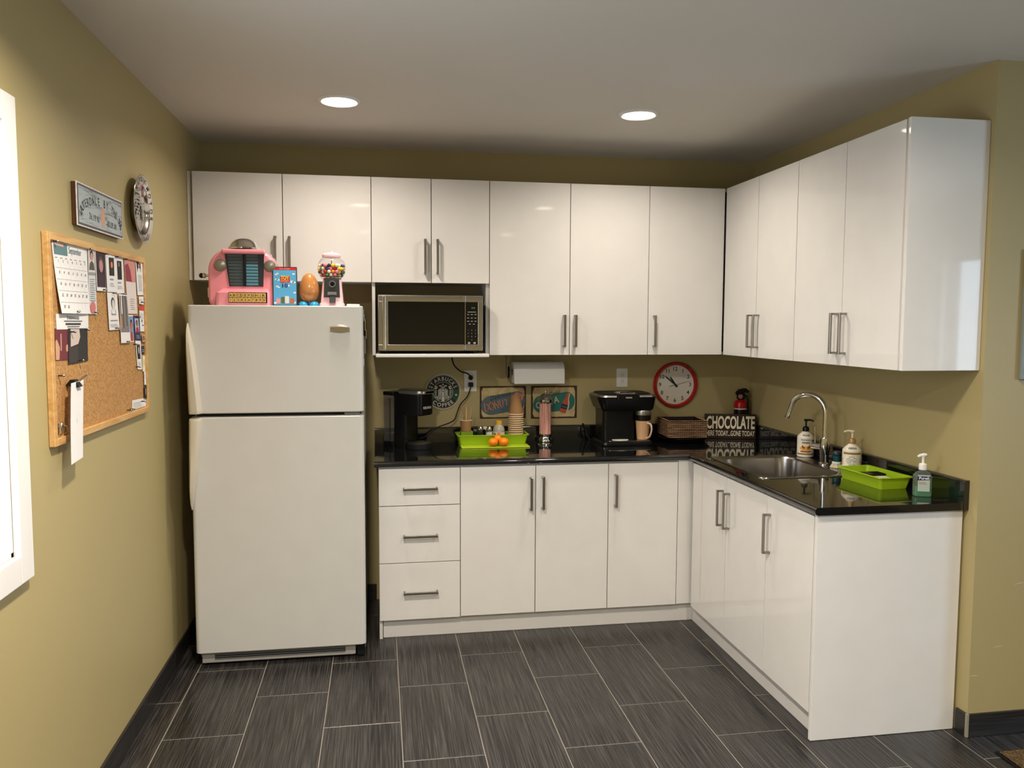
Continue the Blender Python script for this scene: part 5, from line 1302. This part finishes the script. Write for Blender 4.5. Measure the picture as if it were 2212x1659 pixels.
# second coffee maker (wide, with a frother mug)
kx, ky = 2.318, -.185
t = thing('coffee_maker', 'wide black coffee and milk-froth machine with silver trim below the empty outlet', 'coffee maker', (kx, ky, Z), world=False)
def kr(x0, x1, y0, y1, z, r=.03): return [(a, b, z) for a, b in rrect(x0, x1, y0, y1, r, 5)]
bs_ = obj('base', G().loft([kr(-.150, .150, -.130, .120, 0), kr(-.152, .152, -.132, .122, .006), kr(-.148, .150, -.128, .12, .020), kr(-.140, .146, -.122, .118, .024)]), M_BLACK, t, 35)
obj('drip_tray', G().loft([kr(-.112, .142, -.119, -.030, .0245, .02), kr(-.112, .142, -.119, -.030, .0275, .02)]), M_STEEL, bs_)
obj('drip_plate', G().lathe([(.048, .0278), (.046, .030), (0, .031)], (-.030, -.076, 0), 32, sy=.78), mat('pale_steel_plate', S(214, 210, 196), .3), bs_)
obj('column', G().loft([kr(-.128, .062, -.070, .115, .0245, .025), kr(-.128, .062, -.070, .115, .200, .025)]), M_BLACK, t, 35)
obj('column', G().loft([kr(.062, .140, -.005, .115, .0245, .02), kr(.062, .140, -.005, .115, .200, .02)]), M_BLACKM, t, 35)
hd = obj('brew_head', G().loft([kr(-.128, .150, -.105, .112, .194), kr(-.146, .158, -.115, .117, .206), kr(-.172, .172, -.130, .125, .268, .05), kr(-.174, .174, -.132, .127, .274, .05)]), M_BLACK, t, 40)
obj('trim_band', G().loft([kr(-.174, .174, -.132, .127, .2745, .05), kr(-.170, .170, -.126, .124, .283, .05), kr(-.150, .150, -.098, .110, .287, .05)]), mat('satin_silver', (.42, .41, .39, 1), .28, 1), hd, 30)
obj('top_lid', G().loft([kr(-.152, .152, -.100, .112, .2872, .05), kr(-.145, .145, -.090, .108, .293, .05)]), M_BLACKM, hd, 30)
pn = obj('button_panel', G().loft([[(a, b, z) for a, b in rrect(-.072, .062, -.146, -.06, .012)] for z in (.262, .284)] + [[(a, b, .291) for a, b in rrect(-.066, .056, -.136, -.06, .012)]]), M_BLACK, hd, 35)
obj('lever_plate', G().loft([[(a, b, .2915) for a, b in rrect(-.058, .048, -.128, -.03, .008)], [(a, b, .298) for a, b in rrect(-.054, .044, -.122, -.03, .008)]]), M_CHROME, pn)
obj('lever_grip', G().box(-.038, .030, -.118, -.085, .2985, .3015, .001, 1), M_BLACKM, pn)
printed('lettering', G().add(fit('KEURIG', .036, .007, .02), plane((-.004, -.1464, .270), (1, 0, 0), (0, 0, 1))), M_SWH, pn)
fr = obj('frother_ring', G().lathe([(.046, .168), (.047, .170), (.047, .192), (.045, .196)], (.104, -.070, 0), 32), mat('satin_silver', (.42, .41, .39, 1), .28, 1), hd)
obj('frother_lid', G().lathe([(.041, .138), (.045, .142), (.045, .1675), (0, .1675)], (.104, -.070, 0), 32), M_BLACK, hd)
t = thing('milk_mug', 'tapered pale brown frothing mug standing on the coffee machine tray', 'mug', (kx+.104, ky-.070, Z+.0282), world=False)
obj('cup', G().lathe([(.030, .0), (.033, .002), (.0345, .020), (.0425, .108), (.0405, .108), (.032, .022), (0, .012)], (0, 0, 0), 32, close=False).lathe([(0, .0), (.030, 0)], (0, 0, 0), 32, close=False), mat('tan_mug_plastic', S(196, 156, 116), .22, coat=.3), t, 40)
obj('handle', G().tube(spline([(.014, -.036, .096), (.026, -.062, .090), (.029, -.068, .060), (.023, -.055, .022), (.014, -.030, .010)], 6), .0055, 10), mat('mug_handle_pink', S(206, 178, 166), .2), t, 60)
g = G(); wrap(g, .0375, -PI*.75, -PI*.45, .040, .044, (0, 0), 5); printed('measure_marks', g, mat('brown_ink', S(60, 34, 14), .6), t) if False else None
# loose cord beside it
t = obj('loose_cord', G().tube(spline([(2.135, -.045, Z+.006), (2.120, -.040, Z+.05), (2.128, -.036, Z+.095), (2.142, -.040, Z+.06), (2.160, -.060, Z+.007), (2.178, -.062, Z+.006)], 8), .0035, 8), M_BLACKM, None, 60)
tag(t, 'black cord loop rising behind the wide coffee machine', 'cord')

# woven basket on a low black dish
t = thing('serving_dish', 'low black oval dish under the woven basket', 'dish', (2.70, -.17, Z), world=False, rotz=math.radians(4))
obj('dish', G().lathe([(.11, 0), (.125, .003), (.150, .024), (.153, .030), (.148, .031), (.120, .010), (0, .008)], (0, 0, 0), 40, sx=1.0, sy=.86, close=False).lathe([(0, 0), (.11, 0)], (0, 0, 0), 40, sx=1, sy=.86, close=False), M_BLACK, t, 40)
t = thing('basket', 'rectangular brown woven basket beside the chocolate sign', 'basket', (2.690, -.168, Z+.0315), world=False, rotz=math.radians(-4))
bw, bdp, bh = .113, .118, .098
def brg(e, z): return [(-bw*1.0-e, -bdp-e, z), (bw+e, -bdp-e, z), (bw+e, bdp+e, z), (-bw-e, bdp+e, z)]
M_WIC, M_WICL = mat('dark_wicker', S(26, 13, 9), .6), wood('pale_wicker', S(120, 80, 54), S(196, 158, 118), 'X', 40, .4)
obj('wall', G().loft([brg(-.008, .004), brg(-.006, bh), brg(0, bh), brg(-.004, 0)], caps=False).raw(brg(-.008, .004), [(0, 1, 2, 3)]).raw(brg(-.004, 0), [(0, 1, 2, 3)]), M_WIC, t, 0)
g = G()
for r in range(9):
    z = .006+r*.0102; e = -.004+.004*(z/bh)
    for side in range(4):
        L_ = bw if side % 2 == 0 else bdp; D_ = bdp if side % 2 == 0 else bw
        T = Matrix.Rotation(side*PI/2, 4, 'Z')
        u = -L_ + (.0 if r % 2 else -.013)
        while u < L_:
            a, b_ = max(u+.001, -L_-e*.5), min(u+.0200, L_)
            if b_-a > .004: g.box(a, b_, -D_-e-.0032, -D_-e-.0003, z, z+.0036, 0, 1, T)
            if b_ < L_-.002: g.box(b_+.0020, b_+.0044, -D_-e-.003, -D_-e-.0003, z-.002, z+.0062, 0, 1, T)
            u += .0262
for side in range(4):
    L_ = bw if side % 2 == 0 else bdp; D_ = bdp if side % 2 == 0 else bw; T = Matrix.Rotation(side*PI/2, 4, 'Z')
    for k in range(int(2*L_/.0125)):
        g.box(-L_+k*.0125+.002, -L_+k*.0125+.009, -D_-.003, -D_+.006, bh+.0004, bh+.0042, 0, 1, T)
o = obj('weave', g, M_WICL, t, 0, kind='stuff')

# chocolate sign
t = thing('chocolate_sign', 'dark brown block sign with large cream lettering on the counter', 'sign', (3.012, -.122, Z), rotz=math.radians(-15), world=False)
sw, sh = .150, .148
bk = obj('block', G().box(-sw, sw, -.010, .022, 0, sh, .003, 2), mat('chocolate_brown', S(40, 22, 18), .35), t)
M_CRM = mat('cream_lettering', S(222, 214, 186), .5)
g = G().add(fit('CHOCOLATE', .282, .072, .03), plane((.0, -.0106, .064), (1, 0, 0), (0, 0, 1))); printed('lettering', g, M_CRM, bk)
g = G().add(fit('HERE TODAY...GONE TODAY', .284, .031, .012), plane((.0, -.0106, .019), (1, 0, 0), (0, 0, 1))); printed('lettering', g, M_CRM, bk)

# fire extinguisher in the corner
ex, ey = 3.098, -.070
t = thing('fire_extinguisher', 'small black and red fire extinguisher standing in the counter corner', 'fire extinguisher', (ex, ey, Z))
cyl_ = obj('cylinder', G().lathe([(.034, 0), (.038, .006), (.038, .172), (0, .172)], (ex, ey, Z), 32), M_BLACK, t)
obj('shoulder', G().lathe([(.038, .1785), (.038, .205), (.033, .220), (.020, .229), (.016, .232), (0, .232)], (ex, ey, Z), 32), M_RED, t, 40)
obj('band', G().lathe([(.0384, .1722), (.0384, .1783), (.03, .1783), (.03, .1722)], (ex, ey, Z), 32), M_WHITE, t)
vh = obj('valve', G().box(ex-.022, ex+.026, ey-.018, ey+.014, Z+.232, Z+.270, .008, 3), M_BLACKM, t)
obj('gauge', G().lathe([(.0135, 0), (.0135, .006), (.011, .008), (0, .008)], (0, 0, 0), 20, plane((ex-.010, ey-.0182, Z+.250), (1, 0, 0), (0, 0, 1))), mat('gauge_pink', S(176, 120, 112), .4), vh)
obj('lever', G().loft([[(ex-.030, ey-.010, Z+.272), (ex-.030, ey+.010, Z+.272), (ex-.026, ey+.010, Z+.258), (ex-.026, ey-.010, Z+.258)], [(ex-.010, ey-.013, Z+.292), (ex-.010, ey+.013, Z+.292), (ex-.008, ey+.013, Z+.2705), (ex-.008, ey-.013, Z+.2705)], [(ex+.028, ey-.013, Z+.298), (ex+.028, ey+.013, Z+.298), (ex+.026, ey+.013, Z+.2715), (ex+.026, ey-.013, Z+.2715)], [(ex+.052, ey-.008, Z+.282), (ex+.052, ey+.008, Z+.282), (ex+.050, ey+.008, Z+.270), (ex+.050, ey-.008, Z+.270)]]), M_BLACKM, vh, 40)
obj('hose', G().tube(spline([(ex+.024, ey-.004, Z+.258), (ex+.041, ey-.010, Z+.236), (ex+.046, ey-.006, Z+.16), (ex+.045, ey-.004, Z+.06)], 6), .006, 10), M_BLACKM, t, 60)

# soap bottles behind the sink
def soap(x, y, z, label, pumpm, collarm, face, nz_):
    t = thing('soap_bottle', label, 'soap bottle', (x, y, z), rotz=face, world=False, group='soap bottles by the sink')
    b = obj('bottle', G().lathe([(.038, 0), (.0415, .004), (.0415, .098), (.040, .104), (.030, .116), (.018, .126), (.016, .130), (0, .130)], (0, 0, 0), 36), mat('white_soap_plastic', S(228, 222, 206), .3), t, 40)
    obj('collar', G().lathe([(.0165, .1305), (.0165, .148), (.012, .154), (.006, .156), (0, .156)], (0, 0, 0), 24), collarm, t, 40)
    pm = obj('pump', G().lathe([(.0045, .156), (.0045, .180), (.010, .184), (.011, .190), (.009, .193), (0, .193)], (0, 0, 0), 16), pumpm, t, 40)
    s_ = nz_
    obj('nozzle', G().tube([(0, 0, .188), (s_*.018, -.002, .1895), (s_*.032, -.004, .186), (s_*.036, -.004, .182)], [.0055, .005, .004, .0035], 10), pumpm, pm, 60)
    return t, b
RL = .0418
t, b = soap(3.112, -.806, ZC+.0052, 'white soap bottle with black pump and red fruit label behind the sink', M_BLACKM, M_BLACK, -.5, 1)
def wp(parent, name, m, rects, d=0.0):
    g = G()
    for a0, a1, z0, z1 in rects: wrap(g, RL+d, -PI/2+a0, -PI/2+a1, z0, z1, (0, 0), max(3, int((a1-a0)*8)))
    printed(name, g, m, parent)
M_GOLD = mat('label_gold', S(150, 112, 40), .5); M_LRED = mat('label_red', S(150, 30, 28), .5); M_LYEL = mat('label_yellow', S(214, 168, 60), .5); M_LINK = mat('label_ink', S(70, 66, 62), .6)
wp(b, 'label_band', M_GOLD, [(-1.2, 1.2, .012, .020), (.75, 1.4, .080, .090)])
wp(b, 'label_lettering', M_LINK, [(-.55+i*.13, -.47+i*.13, .086, .092) for i in range(9)] + [(-.42+i*.12, -.34+i*.12, .070, .080) for i in range(8)] + [(.85, 1.15, .05+.006*i, .052+.006*i) for i in range(4)] + [(-.5, .55, .0225, .0238)])
wp(b, 'label_fruit', M_LYEL, [(-.70, .80, .040, .052), (-.50, .60, .052, .058), (-.45, .55, .035, .040)], .0001)
wp(b, 'label_fruit', M_LRED, [(-.42, -.28, .048, .062), (-.28, -.10, .044, .054), (.22, .38, .044, .054), (.38, .52, .048, .062), (-.6, .70, .027, .033)], .0002)
g = G()
for i in range(6):
    a = -PI/2-.45+i*.18; g.raw([(.0375*math.cos(a), .0375*math.sin(a), .1075), (.0375*math.cos(a+.11), .0375*math.sin(a+.11), .1075), (.0305*math.cos(a+.11), .0305*math.sin(a+.11), .1165), (.0305*math.cos(a), .0305*math.sin(a), .1165)], [(0, 1, 2, 3)])
gs = g
printed('shoulder_lettering', g, M_LINK, b)
t, b = soap(3.100, -1.236, ZC+.0052, 'white soap bottle with cream pump and gold bands right of the faucet', M_CREAM, mat('gold_collar', S(170, 136, 90), .3, .3), -.55, -1)
wp(b, 'label_band', M_GOLD, [(-1.0, 1.1, .084, .093), (-1.4, .9, .012, .020)])
random.seed(5)
wp(b, 'label_lettering', M_LINK, [(q-.045, q+.03+.05*random.random(), z, z+.0022) for z in (.030, .036, .042, .048, .054, .060, .066, .072) for q in [-.55+.15*k for k in range(8)] if (q*q/.36+((z-.050)/.026)**2) < 1.0 and random.random() < .75])
wp(b, 'label_leaf', M_LYEL, [(-1.35, -1.1, .035, .065), (.95, 1.15, .045, .06)])
g2 = G(); g2.raw(gs.v, gs.f); printed('shoulder_lettering', g2, M_LINK, b)

# dish brush
bx0, by0 = 3.088, -1.135; bz = ZC+.0058
t = thing('dish_brush', 'round dish brush with dark blue knob and white bristles by the faucet', 'brush', (bx0, by0, bz), world=False)
g = G()
for i in range(46):
    a = i*2.399; r_ = .024*math.sqrt((i+.5)/46); g.cyl((r_*.78*math.cos(a), r_*.78*math.sin(a), .020), (r_*1.25*math.cos(a), r_*1.25*math.sin(a), 0), .0017, .0021, 5)
obj('bristles', g, mat('bristle_cream', S(226, 216, 190), .6), t, 0, kind='stuff')
obj('collar', G().lathe([(.020, .0195), (.021, .022), (.021, .027), (.017, .029)], (0, 0, 0), 24), M_WHITE, t)
obj('reservoir', G().lathe([(.0165, .0295), (.0175, .032), (.0175, .056), (.016, .058)], (0, 0, 0), 24), mat('teal_clear', S(10, 70, 66), .15), t)
obj('knob', G().lathe([(.0185, .0585), (.021, .064), (.021, .070), (.015, .078), (0, .080)], (0, 0, 0), 24), mat('navy_knob', S(30, 44, 60), .3), t, 40)

# second lime tray with notes and a phone
tr = tray('counter_tray', 'lime green tray with papers and a black phone at the counter right end', 2.985, 3.115, -1.612, -1.350, Z, .052, .010, rotz=math.radians(3))
o = obj('note_pad', G().box(3.012, 3.092, -1.565, -1.440, Z+.0037, Z+.034, .001, 1), mat('pad_cream', S(214, 208, 186), .7), None); tag(o, 'pale note pad lying in the right green tray', 'note pad')
o = obj('sticker', G().box(-.022, .018, -.0004, .0, .010, .024), M_GREY, None, 0); o.location = (3.075, -1.6165, Z); tag(o, 'x', 'x'); bpy.data.objects.remove(o)
t = thing('mobile_phone', 'black mobile phone lying on the note pad in the green tray', 'phone', (3.045, -1.47, Z+.0342))
obj('body', G().box(3.006, 3.098, -1.500, -1.440, Z+.0342, Z+.0432, .003, 2), M_BLACK, t)
obj('screen', G().box(3.010, 3.094, -1.497, -1.443, Z+.0433, Z+.0436), mat('black_oven_glass', (.004, .004, .004, 1), .05), t, 0)

# hand sanitiser
hx, hy = 3.085, -1.748
t = thing('hand_sanitizer', 'clear green hand sanitizer pump bottle at the counter right end', 'sanitizer', (hx, hy, Z), rotz=math.radians(-22), world=False)
bt = obj('bottle', G().loft([[(a, b, z) for a, b in rrect(-w_, w_, -d_, d_, .012)] for z, w_, d_ in ((0, .030, .018), (.003, .033, .021), (.082, .033, .021), (.094, .026, .018), (.100, .015, .014), (.106, .0135, .0135))], caps=True), thin_glass('green_tinted_plastic', (.93, .98, .95, 1), .14, (.62, .74, .66, 1)), t, 40)
obj('gel', G().loft([[(a, b, z) for a, b in rrect(-.0305, .0305, -.0185, .0185, .010)] for z in (.003, .036)]), thin_glass('green_gel', (.45, .85, .62, 1), .22, (.25, .72, .45, 1)), bt, 40)
lb = obj('label', G().box(-.022, .022, -.0216, -.0212, .022, .088), mat('sanitizer_label', S(170, 188, 176), .5), bt, 0)
printed('label_band', G().flat([(-.024, .066), (.020, .068), (.024, .083), (-.022, .082)], plane((0, -.0219, 0), (1, 0, 0), (0, 0, 1))), mat('label_navy', S(36, 34, 84), .5), lb)
printed('lettering', G().add(fit('Purell', .036, .010, .02), plane((0, -.0222, .0705), (1, 0, 0), (0, 0, 1))), M_PAPER, lb)
g = G()
for z0, w_ in ((.056, .016), (.051, .018)): g.flat(rc(-.018, -.018+w_*1.6, z0, z0+.0028), plane((0, -.0219, 0), (1, 0, 0), (0, 0, 1)))
printed('small_print', g, mat('label_pink', S(190, 120, 120), .5), lb)
obj('collar', G().lathe([(.0150, .1065), (.0155, .108), (.0155, .128), (.013, .131), (.006, .133), (0, .133)], (0, 0, 0), 24), M_WHITE, t, 40)
pm = obj('pump', G().lathe([(.0055, .133), (.0055, .156), (.008, .160), (0, .161)], (0, 0, 0), 16), M_WHITE, t, 40)
obj('nozzle', G().tube([(.012, 0, .166), (.002, 0, .166), (-.014, 0, .162), (-.020, 0, .157)], [.006, .0075, .006, .0045], 10), M_WHITE, pm, 60)

# ------------------------------------------------------------------ far right: framed picture edge and door mat
t = thing('wall_frame', 'slim grey framed board on the return wall at the right edge', 'picture', (3.5, -LW, 1.39))
obj('frame', G().box(3.333, 3.72, -LW-.016, -LW-.001, 1.392, 1.880, .003, 1), mat('pale_grey_frame', S(128, 136, 132), .4), t)
obj('panel', G().box(3.345, 3.697, -LW-.0175, -LW-.0162, 1.415, 1.857), mat('grey_panel', S(120, 128, 128), .5), t, 0)
t = thing('door_mat', 'brown coir door mat at the lower right on the tile floor', 'mat', (3.6, -2.35, 0))
obj('backing', G().box(3.205, 4.0, -2.62, -2.052, .0005, .006, .001, 1), M_BLACKM, t)
g = G(); random.seed(11)
for i in range(2600):
    x, y = random.uniform(3.217, 3.99), random.uniform(-2.61, -2.064); a = random.uniform(0, 2*PI); r_ = .004
    g.raw([(x, y, .0055), (x+r_*math.cos(a), y+r_*math.sin(a), .0055), (x+random.uniform(-.004, .004), y+random.uniform(-.004, .004), .0055+random.uniform(.007, .012))], [(0, 1, 2)])
obj('coir_pile', g, M_COIR, t, 0, kind='stuff')
obj('coir', G().box(3.216, 3.989, -2.609, -2.063, .0058, .0125, .002, 1), M_COIR, t)
